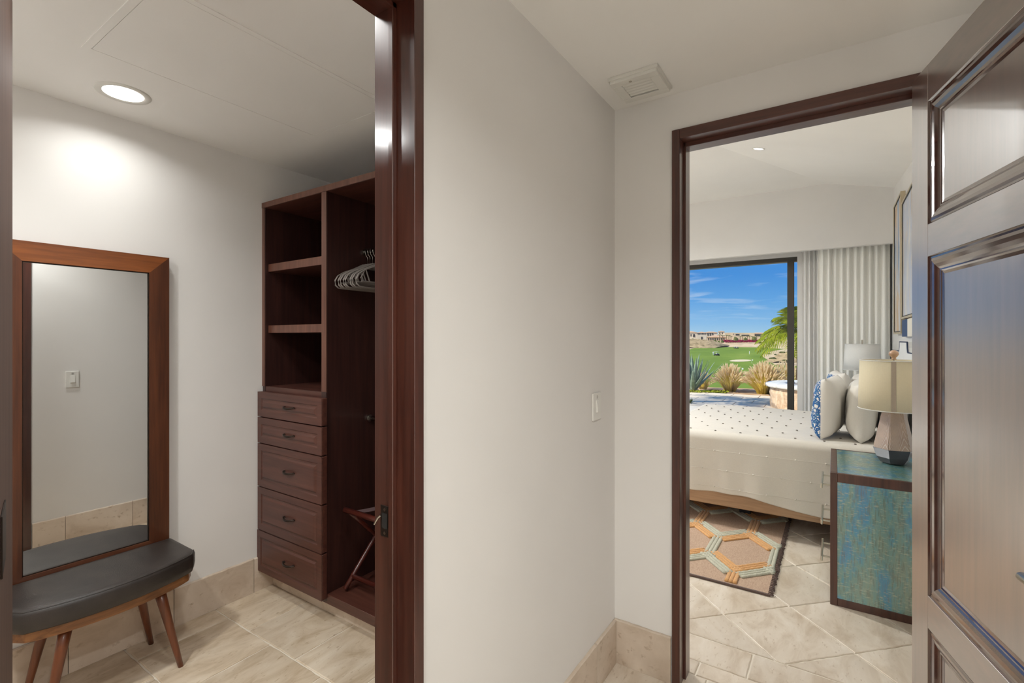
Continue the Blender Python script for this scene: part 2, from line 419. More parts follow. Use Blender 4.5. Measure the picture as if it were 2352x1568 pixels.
# ------------------------------------------------------------ floor tiles
random.seed(3)
def tile(poly, m, gap=.0035, jit=.0018, top=0.0):
    if area(poly) < 0: poly = poly[::-1]
    if abs(area(poly)) < .0025: return
    n = len(poly); c = (sum(p[0] for p in poly) / n, sum(p[1] for p in poly) / n)
    # inset by gap along the edge normals
    inn = poly
    for i in range(n):
        p, q = poly[i], poly[(i + 1) % n]
        dx, dy = q[0] - p[0], q[1] - p[1]; l = math.hypot(dx, dy)
        if l < 1e-5: continue
        nx, ny = dy / l, -dx / l
        inn = clip(inn, nx, ny, nx * p[0] + ny * p[1] - gap)
    if len(inn) < 3 or abs(area(inn)) < .002: return
    pts = []
    for i in range(len(inn)):
        p, q = inn[i], inn[(i + 1) % len(inn)]
        l = math.hypot(q[0] - p[0], q[1] - p[1]); k = max(1, int(l / .03))
        for s in range(k): pts.append((p[0] + (q[0] - p[0]) * s / k, p[1] + (q[1] - p[1]) * s / k))
    b = NB(); r0, r1, r2 = [], [], []
    for x, y in pts:
        jx, jy = random.uniform(-jit, jit), random.uniform(-jit, jit)
        dx, dy = c[0] - x, c[1] - y; l = math.hypot(dx, dy) + 1e-6
        r0.append(b.verts.new((x + jx, y + jy, top - .012))); r1.append(b.verts.new((x + jx, y + jy, top - .0025)))
        r2.append(b.verts.new((x + jx + dx / l * .004, y + jy + dy / l * .004, top)))
    k = len(pts)
    for i in range(k):
        j = (i + 1) % k
        b.faces.new((r0[i], r0[j], r1[j], r1[i])); b.faces.new((r1[i], r1[j], r2[j], r2[i]))
    b.faces.new(r2)
    obj('tile', b, m, floor)
def rect_tiles(x0, x1, y0, y1, m, rows, pitch, offs):
    for r, (ya, yb) in enumerate(rows):
        a, c = max(ya, y0), min(yb, y1)
        if c - a < .02: continue
        x = offs(r)
        while x > x0: x -= pitch
        while x < x1:
            p, q = max(x, x0), min(x + pitch, x1)
            if q - p > .02: tile([(p, a), (q, a), (q, c), (p, c)], m)
            x += pitch
# closet: running bond, joints measured off the photograph
rows = [(.845 + .385 * k, .845 + .385 * (k + 1)) for k in range(-4, 2)]
rect_tiles(XL, XCI + .03, -.55, 1.60, M['tile'], rows, .378, lambda r: -2.337 if r % 2 else -2.525)
# hall
rows = [(2.1 - .385 * (k + 1), 2.1 - .385 * k) for k in range(0, 8)]
rect_tiles(XCI + .03, 1.20, -.9, 2.1, M['tile_bed'], rows, .378, lambda r: -.62 if r % 2 else -.43)
# two border courses past the threshold, then the diagonal field of the bedroom
rect_tiles(-1.9, XH, 2.1, 2.195, M['tile_bed'], [(2.1, 2.195)], .378, lambda r: -.48)
rect_tiles(-1.9, XH, 2.195, 2.381, M['tile_bed'], [(2.195, 2.381)], .378, lambda r: -.297)
for i in range(-10, 14):
    for j in range(-10, 14):
        s0, s1 = 2.175 + .54 * i, 2.175 + .54 * (i + 1); d0, d1 = 2.556 + .545 * j, 2.556 + .545 * (j + 1)
        P = [((s - d) / 2, (s + d) / 2) for s, d in ((s0, d0), (s1, d0), (s1, d1), (s0, d1))]
        for a_, b_, c_ in ((-1, 0, 1.75), (1, 0, XH - .002), (0, -1, -2.383), (0, 1, YW - .05)):
            P = clip(P, a_, b_, c_)
            if len(P) < 3: break
        if len(P) >= 3: tile(P, M['tile_bed'])

# ------------------------------------------------------------ skirting of travertine pieces
def skirting(name, label, runs, z1=.188):
    root = thing(name, (0, 0, 0)); root['kind'] = 'structure'; root['label'] = label
    for axis, fixed, sgn, a, bb, joints in runs:
        cuts = [a] + sorted(j for j in joints if a < j < bb) + [bb]
        for p, q in zip(cuts, cuts[1:]):
            p += .0015; q -= .0015
            b = NB(); n = max(2, int((q - p) / .02)); prev = None
            for i in range(n + 1):
                s = p + (q - p) * i / n; zt = z1 - random.uniform(0, .0022); th = .0125 + random.uniform(-.00004, .00004)
                def V(off, z):
                    return b.verts.new((fixed + sgn * off, s, z) if axis == 'Y' else (s, fixed + sgn * off, z))
                ring = [V(.0005, .0006), V(th, .0006), V(th, zt - .004), V(th - .004, zt), V(.0005, zt)]
                if prev:
                    for k in range(5): b.faces.new((prev[k], prev[(k + 1) % 5], ring[(k + 1) % 5], ring[k]))
                else: b.faces.new(ring)
                prev = ring
            b.faces.new(prev[::-1])
            obj('baseboard_tile', b, M['bbtile'], root)
    return root
jl = [1.428 - .388 * k for k in range(6)]
skirting('baseboard_left', 'travertine skirting of the closet wall under the mirror', [('Y', XL, 1, -.55, 1.60, jl)])
skirting('baseboard_middle', 'travertine skirting along the middle wall of the hall', [('Y', XC, 1, .812, YD - .013, [1.782, 1.40, 1.02])])
skirting('baseboard_bedroom', 'short travertine skirting beside the bedroom door frame', [('X', YD, -1, XC, -.549, []), ('X', YD, -1, .315, 1.20, [.69, 1.07])])
skirting('baseboard_closet', 'travertine skirting on the closet side of the middle wall', [('Y', XCI, -1, .848, 1.48, [1.012, 1.389]), ('Y', XCI, -1, -.55, .02, [-.2])])

# ------------------------------------------------------------ closet door frame (trim_2) and leaf (door_1)
f1 = thing('trim_2', (XC, .8, 0)); f1['kind'] = 'structure'; f1['label'] = 'dark mahogany frame of the closet doorway'
def frame_y(root, x_hall, x_in, y0, y1, zt, cas_h=.040, cas_c=.045):
    """frame in a wall of constant x: hall casing, lining with a rebate on the closet side, stop"""
    S = .012
    for y, s in ((y0, -1), (y1, 1)):
        b = NB()
        # lining (hall side part up to the stop)
        lo, hi = sorted((y, y - s * .020)); box(b, x_in - .004, x_hall + .004, lo, hi, 0, zt + .001, .001)
        obj('jamb', b, M['wood'], root)
        lo, hi = sorted((y - s * .020, y - s * .020 - s * .014)); b = NB(); box(b, x_hall - .060, x_hall - .044, lo, hi, 0, zt - .02, .002); obj('door_stop', b, M['wood'], root)
        lo, hi = sorted((y - s * .021, y + s * .009)); b = NB(); box(b, x_hall + .0005, x_hall + .013, lo, hi, 0, zt + .045, .0015); obj('casing', b, M['wood'], root)
        lo, hi = sorted((y - s * .012, y + s * (cas_c))); b = NB(); box(b, x_in - .013, x_in - .0005, lo, hi, 0, zt + .045, .0015); obj('casing', b, M['wood'], root)
    b = NB(); box(b, x_in - .004, x_hall + .004, y0 + .02, y1 - .02, zt - .020, zt, .001); obj('head', b, M['wood_y'], root)
    b = NB(); box(b, x_hall - .060, x_hall - .044, y0 + .02, y1 - .02, zt - .034, zt - .020, .002); obj('door_stop', b, M['wood_y'], root)
    b = NB(); box(b, x_hall + .0005, x_hall + .0125, y0 + .021, y1 - .021, zt - .012, zt + .045, .0015); obj('casing', b, M['wood_y'], root)
    b = NB(); box(b, x_in - .0125, x_in - .0005, y0 + .012, y1 - .012, zt - .012, zt + .045, .0015); obj('casing', b, M['wood_y'], root)
frame_y(f1, XC, XCI, CO_Y0, CO_Y1, CO_Z)
# strike plate on the right jamb
b = NB(); yj = CO_Y1 - .020
box(b, XC - .098, XC - .066, yj - .0022, yj - .0002, .935, 1.008, .0006); sp = obj('strike_plate', b, M['bronze'], f1, label='dark bronze strike plate')
b = NB(); box(b, XC - .092, XC - .074, yj - .0030, yj - .0021, .955, .990); obj('latch_hole_shade', b, M['cavity_shade'], sp)  # dark patch painted for the shade in the latch hole
b = NB(); tube(b, [(XC - .098, yj - .0015, .982), (XC - .106, yj - .004, .975), (XC - .113, yj - .009, .960)], .0022, 6); obj('lip', b, M['steel'], sp)
for z in (.944, .999):
    b = NB(); lathe(b, [(.004, 0), (.004, .0012)], (0, 0, 0), 10)
    bmesh.ops.transform(b, matrix=Matrix.Translation((XC - .083, yj - .0022, z)) @ Matrix.Rotation(R(90), 4, 'X'), verts=b.verts)
    obj('screw', b, M['chrome'], sp)
# closet door leaf, open into the closet, seen almost edge on
LA = R(180 - 12.0)
d1 = thing('door_1', (-.885, .100, 0), LA); d1['kind'] = 'structure'; d1['label'] = 'dark wooden closet door standing open at the left edge'
b = NB(); box(b, 0, .695, -.042, 0, .012, 2.165, .002); obj('leaf', b, M['closetdoor'], d1, local=True)
b = NB(); box(b, .215, .330, -.0445, -.0422, 1.022, 1.120, .0006); pl = obj('metal_plate', b, M['bronze'], d1, local=True, label='dark metal plate')
for z in (.25, 1.08, 1.93):
    b = NB(); tube(b, [(-.006, -.004, z - .045), (-.006, -.004, z + .045)], .006, 8); obj('hinge', b, M['bronze'], d1, local=True)

# ------------------------------------------------------------ bedroom door frame (trim_3) and leaf (door_2)
f2 = thing('trim_3', (BO_X0, YD, 0)); f2['kind'] = 'structure'; f2['label'] = 'dark mahogany frame of the bedroom doorway'
S0, S1 = YD - .006, YDB + .012
for x, s in ((BO_X0, -1), (BO_X1, 1)):
    def bx(nm, xa, xb, y0, y1, z1, m=M['wood']):
        lo, hi = sorted((xa, xb)); b = NB(); box(b, lo, hi, y0, y1, 0, z1, .0015); return obj(nm, b, m, f2)
    bx('casing', x - s * .013, x + s * .018, S0 - .008, YD - .0005, BO_Z + .025)
    bx('jamb', x, x - s * .013, YD - .004, YD + .046, BO_Z)
    bx('jamb', x, x - s * .022, YD + .046, YDB + .002, BO_Z)
    bx('casing', x - s * .010, x + s * .06, YDB + .0005, YDB + .013, BO_Z + .06)
xa, xb = BO_X0 + .013, BO_X1 - .013
for nm, y0, y1, z0, z1 in (('casing', S0 - .0075, YD - .0005, BO_Z - .013, BO_Z + .025), ('head', YD - .004, YD + .046, BO_Z - .013, BO_Z), ('head', YD + .046, YDB + .002, BO_Z - .030, BO_Z), ('casing', YDB + .0005, YDB + .0125, BO_Z - .012, BO_Z + .06)):
    b = NB(); box(b, xa if 'head' in nm or y0 < YD else xa - .004, xb, y0, y1, z0, z1, .0015); obj(nm, b, M['wood_x'], f2)
# leaf: stiles, rails, recessed panels with an ogee moulding on both faces
HX, HY_ = .207, 1.985
d2 = thing('door_2', (HX, HY_, 0), math.atan2(-.972, .236)); d2['kind'] = 'structure'; d2['label'] = 'dark panelled bedroom door standing open into the hall'
LW, LT, LZ0, LZ1, SW = .765, .044, .010, 2.214, .108
pan = [(1.739, 2.104), (.637, 1.643), (.135, .540)]
def lb(nm, x0, x1, z0, z1, m, bev=.0012):
    b = NB(); box(b, x0, x1, 0, LT, z0, z1, bev); return obj(nm, b, m, d2, local=True)
lb('stile', 0, SW, LZ0, LZ1, M['leaf']); lb('stile', LW - SW, LW, LZ0, LZ1, M['leaf'])
zz = [LZ1, pan[0][1], pan[0][0], pan[1][1], pan[1][0], pan[2][1], pan[2][0], LZ0]
for k in range(0, 8, 2): lb('rail', SW, LW - SW, zz[k + 1], zz[k], M['leaf_x'])
PROF = [(0, 0), (.003, .004), (.008, .0045), (.016, .0035), (.026, .0055), (.036, .0095), (.042, .0125), (.046, .0125), (.050, .0150), (.058, .0165)]
for z0, z1 in pan:
    bxo('panel', SW + .055, LW - SW - .055, .0168, LT - .0168, z0 + .055, z1 - .055, M['leaf'], d2, local=True)
    for side in (0, 1):
        b = NB(); rings = []
        for o_, dp in PROF:
            y = dp if side == 0 else LT - dp
            rings.append([b.verts.new(p) for p in ((SW + o_, y, z0 + o_), (LW - SW - o_, y, z0 + o_), (LW - SW - o_, y, z1 - o_), (SW + o_, y, z1 - o_))])
        for A_, B_ in zip(rings, rings[1:]):
            for k in range(4): b.faces.new((A_[k], A_[(k + 1) % 4], B_[(k + 1) % 4], B_[k]))
        obj('moulding', b, M['mould'], d2, local=True)
for z in (.25, 1.1, 1.95):
    b = NB(); tube(b, [(-.004, LT + .004, z - .05), (-.004, LT + .004, z + .05)], .006, 8); obj('hinge', b, M['bronze'], d2, local=True)
for y, s in ((0, -1), (LT, 1)):
    b = NB(); lathe(b, [(.027, 0), (.027, .006), (.011, .009), (.010, .042)], (0, 0, 0), 20)
    bmesh.ops.transform(b, matrix=Matrix.Translation((LW - .062, y, .925)) @ Matrix.Rotation(R(90) * (1 if s < 0 else -1), 4, 'X'), verts=b.verts)
    tube(b, [(LW - .062, y + s * .042, .925), (LW - .10, y + s * .046, .925), (LW - .140, y + s * .044, .925)], .009, 10)
    obj('lever_handle', b, M['steel'], d2, local=True, smooth=True)

# ------------------------------------------------------------ window_1: sliding glass door
w1 = thing('window_1', (WX1, YW, 0)); w1['kind'] = 'structure'; w1['label'] = 'dark bronze sliding glass door to the patio'
M['alu'] = plain('bronze_aluminium', rgb(72, 68, 62), .45, .3)
def wb(nm, x0, x1, y0, y1, z0, z1, p=w1): return bxo(nm, x0, x1, y0, y1, z0, z1, M['alu'], p, .002)
wb('head_track', WX0, WX1 - .001, YW + .02, YW + .13, 2.302, WZ - .001)
wb('sill_track', WX0, WX1 - .001, YW + .02, YW + .13, -.004, .03)
sash = wb('stile', -.456, -.386, YW + .03, YW + .07, .03, 2.302)
wb('stile', -1.93, -1.86, YW + .03, YW + .07, .03, 2.302); wb('stile', -3.49, -3.42, YW + .03, YW + .07, .03, 2.302)
bxo('pane', -1.86, -.456, YW + .046, YW + .052, .03, 2.302, M['pane'], w1)
bxo('pane', -3.42, -1.93, YW + .046, YW + .052, .03, 2.302, M['pane'], w1)
bxo('pane', -.46, WX1 - .004, YW + .096, YW + .101, .03, 2.302, M['pane'], w1)

w2 = thing('window_2', (BX0, 4.4, 0)); w2['kind'] = 'structure'; w2['label'] = 'second sliding glass door on the far side of the bedroom'
for y0, y1, z0, z1 in ((2.901, 6.419, 2.30, 2.349), (2.901, 6.419, -.004, .03), (2.901, 2.96, .03, 2.30), (6.36, 6.419, .03, 2.30), (4.47, 4.53, .03, 2.30)):
    bxo('frame', BX0 - .09, BX0 - .03, y0, y1, z0, z1, M['alu'], w2, .002)
for y0, y1 in ((2.96, 4.47), (4.53, 6.36)): bxo('pane', BX0 - .063, BX0 - .057, y0, y1, .03, 2.30, M['pane'], w2)

# =============================================================== CEILING FITTINGS
def downlight(loc, watts, r, label, group, tilt=(0, 0), spread=150, name='recessed_light', lens=None):
    x, y, z = loc
    t_ = thing(name, (x, y, z), 0, label, 'ceiling light', group)
    b = NB(); lathe(b, [(r * .72, 0), (r * .72, -.002), (r * .80, -.0045), (r * .97, -.004), (r, -.001), (r, 0)], (0, 0, 0), 40, capb=False, capt=False)
    tr_ = obj('trim_ring', b, M['whitepaint'], t_, local=True, smooth=True)
    b = NB(); lathe(b, [(r * .73, -.0012), (r * .73, -.0025)], (0, 0, 0), 40); le = obj('lens', b, lens or M['lens'], t_, local=True)
    ld = bpy.data.lights.new('lamp', 'AREA'); ld.shape = 'DISK'; ld.size = r * 1.4; ld.energy = watts; ld.color = LAMP_COL; ld.spread = R(spread)
    lo = bpy.data.objects.new('lamp', ld); col.objects.link(lo); lo.parent = t_; lo.location = (0, 0, -.006)
    for o in (tr_, le, lo): o.rotation_euler = (tilt[0], tilt[1], 0)
    return t_
downlight((-2.392, .756, ZC), CLOSET_W, .092, 'round recessed light in the closet ceiling above the mirror', 'closet recessed lights')
downlight((-1.85, -.10, ZC), CLOSET_W * 7.0, .092, 'added unseen fill light at the closed end of the closet ceiling', 'closet recessed lights')  # unseen lamp added to carry most of the closet light
downlight((-1.20, .700, ZC), CLOSET_W * 2.6, .092, 'round recessed light in the closet ceiling near the closet doorway', 'closet recessed lights')
for i, (x, y) in enumerate(((.25, .10), (.25, -.9))):
    downlight((x, y, ZC), HALL_W, .075, ('round recessed light in the hall ceiling by the camera', 'round recessed light at the rear of the hall ceiling')[i], 'hall recessed lights')
def bed_light(x, y, label, k=1.0):
    sl_ = .27 if (Vector((x, y, ZT)) - A).dot(nr) > 0 else 0.0
    t_ = downlight((x, y, bz(x, y)), BED_W * k, .05, label, 'bedroom recessed lights', spread=160)
    if sl_:
        q = Vector((nr.x * sl_, nr.y * sl_, 1)).normalized().to_track_quat('Z', 'Y').to_euler()
        for ch in t_.children: ch.rotation_euler = q
    return t_
# the one in view sits where its sight line meets the falling plane
r_ = ray(1742, 340); k = 2.5
for _ in range(200):
    p = Vector((0, 0, CAMH)) + r_ * k
    if p.z > bz(p.x, p.y): break
    k += .02
bed_light(p.x, p.y, 'small bright recessed light in the bedroom ceiling', .3)
bed_light(-2.7, 3.95, 'added fill light over the open floor beyond the bed foot', 5.0); bed_light(-3.3, 4.1, 'added fill light close to the second glass door', 5.0); bed_light(-.9, 2.85, 'added fill light just inside the bedroom doorway', .25)  # unseen ceiling lamps added to brighten the bedroom
# ceiling hatch of the closet
h = thing('ceiling_hatch', (-1.845, 1.0, ZC), 0, 'large flush white access panel in the closet ceiling', 'access panel')
hx0, hx1, hy0, hy1 = -2.110, -1.580, .577, 1.424
b = NB(); e = .022
for q in ((hx0 - e, hx1 + e, hy0 - e, hy0), (hx0 - e, hx1 + e, hy1, hy1 + e), (hx0 - e, hx0, hy0, hy1), (hx1, hx1 + e, hy0, hy1)): box(b, q[0], q[1], q[2], q[3], ZC - .0025, ZC - .0002)
obj('frame', b, M['ceil'], h)
b = NB(); box(b, hx0 + .002, hx1 - .002, hy0 + .002, hy1 - .002, ZC - .0022, ZC - .0002); obj('panel', b, M['ceil'], h)
# air vent in the hall ceiling
vx0, vx1, vy0, vy1 = -.712, -.533, 1.742, 1.920
vt = thing('air_vent', ((vx0 + vx1) / 2, (vy0 + vy1) / 2, ZC), 0, 'square white louvred air vent in the hall ceiling corner', 'air vent')
b = NB(); z0 = ZC - .024; fw = .034
for q in ((vx0, vx1, vy0, vy0 + fw), (vx0, vx1, vy1 - fw, vy1), (vx0, vx0 + fw, vy0 + fw, vy1 - fw), (vx1 - fw, vx1, vy0 + fw, vy1 - fw)): box(b, q[0], q[1], q[2], q[3], z0, ZC - .0003, .0012)
obj('frame', b, M['whitepaint'], vt)
b = NB()
for q in ((vx0 - .006, vx1 + .006, vy0 - .006, vy0 + .004), (vx0 - .006, vx1 + .006, vy1 - .004, vy1 + .006), (vx0 - .006, vx0 + .004, vy0, vy1), (vx1 - .004, vx1 + .006, vy0, vy1)): box(b, q[0], q[1], q[2], q[3], ZC - .013, ZC - .0003, .001)
obj('flange', b, M['whitepaint'], vt)
bxo('cavity_shade', vx0 + fw, vx1 - fw, vy0 + fw, vy1 - fw, ZC - .0018, ZC - .0004, M['cavity_shade'], vt)  # dark sheet standing for the shaded duct above the slats
for k in range(5):
    yy = vy0 + fw + .007 + k * .0205
    b = NB()
    for o_ in (0, .0012): gridm(b, 1, 5, lambda u, v: (vx0 + fw + (vx1 - vx0 - 2 * fw) * u, yy - .006 + o_ + .015 * v * v, ZC - .0035 - .0185 * v))
    obj('slat', b, M['whitepaint'], vt)
b = NB(); lathe(b, [(.0055, 0), (.0055, .002)], ((vx0 + vx1) / 2 - .015, vy0 + .020, z0 - .0018), 12); obj('latch', b, M['steel'], vt)

# light switches
def switch(name, loc, facing, wdt, hgt, label):
    t_ = thing(name, loc, 0 if facing > 0 else math.pi, label, 'light switch')
    bxo('plate', .0003, .008, -wdt / 2, wdt / 2, -hgt / 2, hgt / 2, M['white'], t_, .002, local=True)
    b = NB(); vs = [b.verts.new(p) for p in ((.008, -.012, -.024), (.008, .012, -.024), (.008, .012, .026), (.008, -.012, .026), (.0165, -.012, -.021), (.0165, .012, -.021), (.0105, .012, .026), (.0105, -.012, .026))]
    for f in ((0, 1, 2, 3), (4, 5, 6, 7), (0, 1, 5, 4), (1, 2, 6, 5), (2, 3, 7, 6), (3, 0, 4, 7)): b.faces.new([vs[i] for i in f])
    obj('rocker', b, M['white'], t_, local=True)
    for k in range(3):
        bxo('print_mark', .0081, .0084, -.007, .004 + .003 * (k == 1), hgt / 2 - .013 - k * .0042, hgt / 2 - .0112 - k * .0042, M['hanger'], t_, local=True)
    return t_
switch('light_switch', (XC, 1.794, 1.129), 1, .078, .108, 'white rocker light switch on the middle wall of the hall')
switch('light_switch', (XCI, 1.050, 1.118), -1, .070, .112, 'white rocker light switch inside the closet, seen in the mirror')

# =============================================================== CLOSET
# built-in wardrobe: left tower of shelves and drawers, open hanging bay on the right
YF, YB, ZTOP = 1.483, 2.06 - .07, 2.158
cb = thing('closet_cabinet', (XL, YF, 0), 0, 'built-in dark mahogany wardrobe with open shelves, drawers and a hanging bay', 'wardrobe')
def cbx(nm, x0, x1, y0, y1, z0, z1, m='cab', bev=.0012, p=None): return bxo(nm, x0, x1, y0, y1, z0, z1, M[m], p or cb, bev)
XR = XCI - .016
cbx('side_panel', XL + .001, XL + .026, YF, YB, .10, ZTOP - .030)
cbx('divider', -2.126, -2.088, YF, YB, .10, ZTOP - .030)
cbx('side_panel', XR - .03, XR, YF, YB, .10, ZTOP - .030)
cbx('top', XL + .001, XR, YF - .002, YB, ZTOP - .030, ZTOP, 'cab_x')
cbx('back_panel', XL + .026, XR, YB + .0005, YB + .008, .10, ZTOP)
cbx('bottom', XL + .001, XR, YF + .0005, YB, .088, .135, 'cab_x')
for x0_, x1_ in ((XL + .001, XL + .026), (-2.126, -2.088)): cbx('added_edge', x0_, x1_, YF - .004, YF - .0003, 1.134, ZTOP - .0305, 'lip', .0006)  # edge strips added, light on the front edges put into their colour
cbx('added_edge', -2.126, -2.088, YF - .004, YF - .0003, .136, 1.1335, 'cab', .0006)
cbx('added_edge', XL + .001, XR, YF - .006, YF - .0023, ZTOP - .0295, ZTOP, 'lip', .0006)
for z in (1.816, 1.473): cbx('added_edge', XL + .0267, -2.1267, YF + .018, YF + .0217, z - .042, z, 'lip', .0006)
for z in (1.816, 1.473): cbx('shelf', XL + .0265, -2.1265, YF + .022, YB, z - .042, z, 'cab_x')
cbx('shelf', XL + .0265, -2.1265, YF + .002, YB, 1.100, 1.133, 'cab_x')
bxo('toe_kick', XL + .001, XR, 1.537, 1.55, .0006, .086, M['bbtile'], cb)
# drawers: raised panel fronts with bail pulls
dz = [1.109, .968, .823, .583, .343, .112]
for k in range(5):
    z1, z0 = dz[k] - .003, dz[k + 1] + .003
    x0, x1 = XL + .010, -2.082
    if k == 4: x0 -= .006
    yf = YF - .030
    dr = bxo('drawer_front', x0, x1, yf, YF - .001, z0, z1, M['cab_x'], cb, .003)
    i0 = .047
    # applied raised field: recess shadow groove made by a frame of four rails and a raised centre
    b = NB(); rings = []
    for o_, dp in ((0, 0), (.0, -.003), (i0 - .012, -.003), (i0 - .006, .001), (i0, .001), (i0 + .010, -.0055), (i0 + .014, -.006)):
        rings.append([b.verts.new(p) for p in ((x0 + o_, yf + dp - .0005, z0 + o_), (x1 - o_, yf + dp - .0005, z0 + o_), (x1 - o_, yf + dp - .0005, z1 - o_), (x0 + o_, yf + dp - .0005, z1 - o_))])
    for A_, B_ in zip(rings, rings[1:]):
        for q in range(4): b.faces.new((A_[q], A_[(q + 1) % 4], B_[(q + 1) % 4], B_[q]))
    b.faces.new(rings[-1])
    fld = obj('raised_panel', b, M['cab_x'], dr)
    xc, zc = (x0 + x1) / 2 + .02, (z0 + z1) / 2 + .005
    b = NB(); tube(b, [(xc + .042 * math.cos(a), yf - .006 - .022 * math.sin(a), zc - .006 * math.sin(a)) for a in (math.pi * q / 10 for q in range(11))], [.0062 - .002 * abs(math.cos(math.pi * q / 10)) for q in range(11)], 8)
    for s in (-1, 1): lathe(b, [(.009, 0), (.009, .003), (.005, .005)], (xc + s * .042, yf - .009, zc - .003), 10)
    obj('pull', b, M['bronze'], dr, smooth=True)
# hanging rods with end cups
for z, yy in ((1.858, 1.712), (.972, 1.742)):
    b = NB(); tube(b, [(-2.087, yy, z), (XR - .031, yy, z)], .0135, 16); rd = obj('hanging_rod', b, M['chrome'], cb, smooth=True)
    b = NB(); tube(b, [(-2.0875, yy, z), (-2.078, yy, z)], .019, 16); obj('rod_cup', b, M['chrome'], rd)
# hangers
def hanger(x, yaw_, label, c=M['hanger']):
    yy, z = 1.712, 1.858
    t_ = thing('clothes_hanger', (x, yy, z), yaw_, label, 'hanger', 'grey hangers on the upper rod')
    b = NB(); pts = [(0, .0165 * math.cos(a), .0165 * math.sin(a)) for a in (R(-35) + R(215) * q / 12 for q in range(13))]
    pts = [(0, p[1], p[2]) for p in pts[::-1]]
    pts = pts + [(0, .012, -.016), (0, .001, -.030), (0, 0, -.072)]
    tube(b, [(0, p[1] * -1, p[2] + .0) for p in pts], .0019, 6); obj('hook', b, M['chrome'], t_, local=True, smooth=True)
    # body: shoulders sweeping to rounded ends and a straight trouser bar
    b = NB(); half = .205
    out = [(0, 0, -.070)]
    prof = [(0, -.068), (.03, -.071), (.055, -.084), (.10, -.105), (.15, -.125), (.185, -.146), (.201, -.170), (.198, -.194), (.182, -.206), (.15, -.208), (.08, -.208), (0, -.208)]
    loop = [(0, y, zz) for y, zz in prof] + [(0, -y, zz) for y, zz in prof[-2:0:-1]]
    tube(b, loop, .0052, 6, flat=.55, closed=True); obj('body', b, c, t_, local=True, smooth=True)
    b = NB(); nk = [(0, .052, -.083), (0, .03, -.070), (0, 0, -.067), (0, -.03, -.070), (0, -.052, -.083), (0, -.045, -.094), (0, 0, -.092), (0, .045, -.094)]
    f0 = [b.verts.new((-.0025, p[1], p[2])) for p in nk]; f1_ = [b.verts.new((.0025, p[1], p[2])) for p in nk]
    b.faces.new(f0); b.faces.new(f1_[::-1])
    for q in range(8): b.faces.new((f0[q], f0[(q + 1) % 8], f1_[(q + 1) % 8], f1_[q]))
    obj('neck', b, c, t_, local=True)
    for s in (-1, 1):
        b = NB(); tube(b, [(0, s * .150, -.128), (0, s * .172, -.165), (0, s * .165, -.182)], .0034, 6); tube(b, [(0, s * .140, -.124), (0, s * .118, -.178)], .0034, 6)
        obj('strap_notch', b, c, t_, local=True)
    b = NB(); tube(b, [(0, -.165, -.180), (0, 0, -.178), (0, .165, -.180)], .0038, 6); obj('bar', b, c, t_, local=True)
    return t_
hl = ['grey plastic hanger at the end of the rod against the cabinet divider', 'second grey hanger from the cabinet divider', 'third grey hanger from the cabinet divider', 'fourth grey hanger from the cabinet divider', 'fifth grey hanger from the cabinet divider', 'sixth grey hanger from the cabinet divider, after a small gap', 'seventh grey hanger from the cabinet divider', 'front grey hanger nearest the closet doorway']
for k, (x, yw) in enumerate(((-2.062, 0), (-2.042, 1.5), (-2.022, .5), (-2.002, 1.5), (-1.982, 0), (-1.950, 1), (-1.928, -1), (-1.906, 1))): hanger(x, R(yw), hl[k])
# folding luggage rack in the bottom of the hanging bay
M['rackwood'] = wood('rack_wood', rgb(60, 22, 16), rgb(96, 40, 28), 'X', .35, .3)
M['strap'] = fabric('rack_strap', rgb(70, 26, 28), 500, .2)
lr = thing('luggage_rack', (-1.72, 1.72, .136), 0, 'folding dark wood luggage rack with straps, standing in the wardrobe bay', 'luggage rack')
RX0, RX1, zb, zt = -2.03, -1.42, .1365, .545
for yo, ya, yb in ((0, 1.545, 1.93), (1, 1.93, 1.545)):
    for x in (RX0 + .035 * yo, RX1 - .035 * yo):
        b = NB(); pts = [(x, ya + (yb - ya) * q / 6, zb + .013 + (zt - zb - .013) * q / 6) for q in range(7)]
        tube(b, pts, .012, 8); obj('leg', b, M['rackwood'], lr, smooth=True)
    b = NB(); tube(b, [(RX0, yb, zt), (RX1, yb, zt)], .014, 8); obj('top_rail', b, M['rackwood'], lr, smooth=True)
    b = NB(); tube(b, [(RX0, ya + (yb - ya) * .12, zb + .06), (RX1, ya + (yb - ya) * .12, zb + .06)], .012, 8); obj('stretcher', b, M['rackwood'], lr, smooth=True)
for q in range(4):
    x = RX0 + .09 + q * .14
    b = NB(); gridm(b, 1, 8, lambda u, v: (x + u * .055, 1.545 + v * .385, zt + .016 - .02 * math.sin(math.pi * v))); obj('strap', b, M['strap'], lr)

# wall mirror leaning on the closet wall behind the bench
mr = thing('wall_mirror', (XL, .73, .36), 0, 'tall rectangular mirror in a warm brown wooden frame on the closet wall', 'mirror')
my0, my1, mz0, mz1, fw = .432, 1.011, .385, 1.783, .079
xf0, xf1 = XL + .0145, XL + .034
def mitre(nm, a0, a1, side, m):
    b = NB()
    if side in ('t', 'b'):
        zo, zi = (mz1, mz1 - fw) if side == 't' else (mz0, mz0 + fw)
        q = [(my0, zo), (my1, zo), (my1 - fw, zi), (my0 + fw, zi)]
    else:
        yo, yi = (my0, my0 + fw) if side == 'l' else (my1, my1 - fw)
        q = [(yo, mz0), (yo, mz1), (yi, mz1 - fw), (yi, mz0 + fw)]
    v0 = [b.verts.new((xf0, y, z)) for y, z in q]; v1 = [b.verts.new((xf1, y, z)) for y, z in q]
    b.faces.new(v0); b.faces.new(v1[::-1])
    for i in range(4): b.faces.new((v0[i], v0[(i + 1) % 4], v1[(i + 1) % 4], v1[i]))
    return obj(nm, b, m, mr)
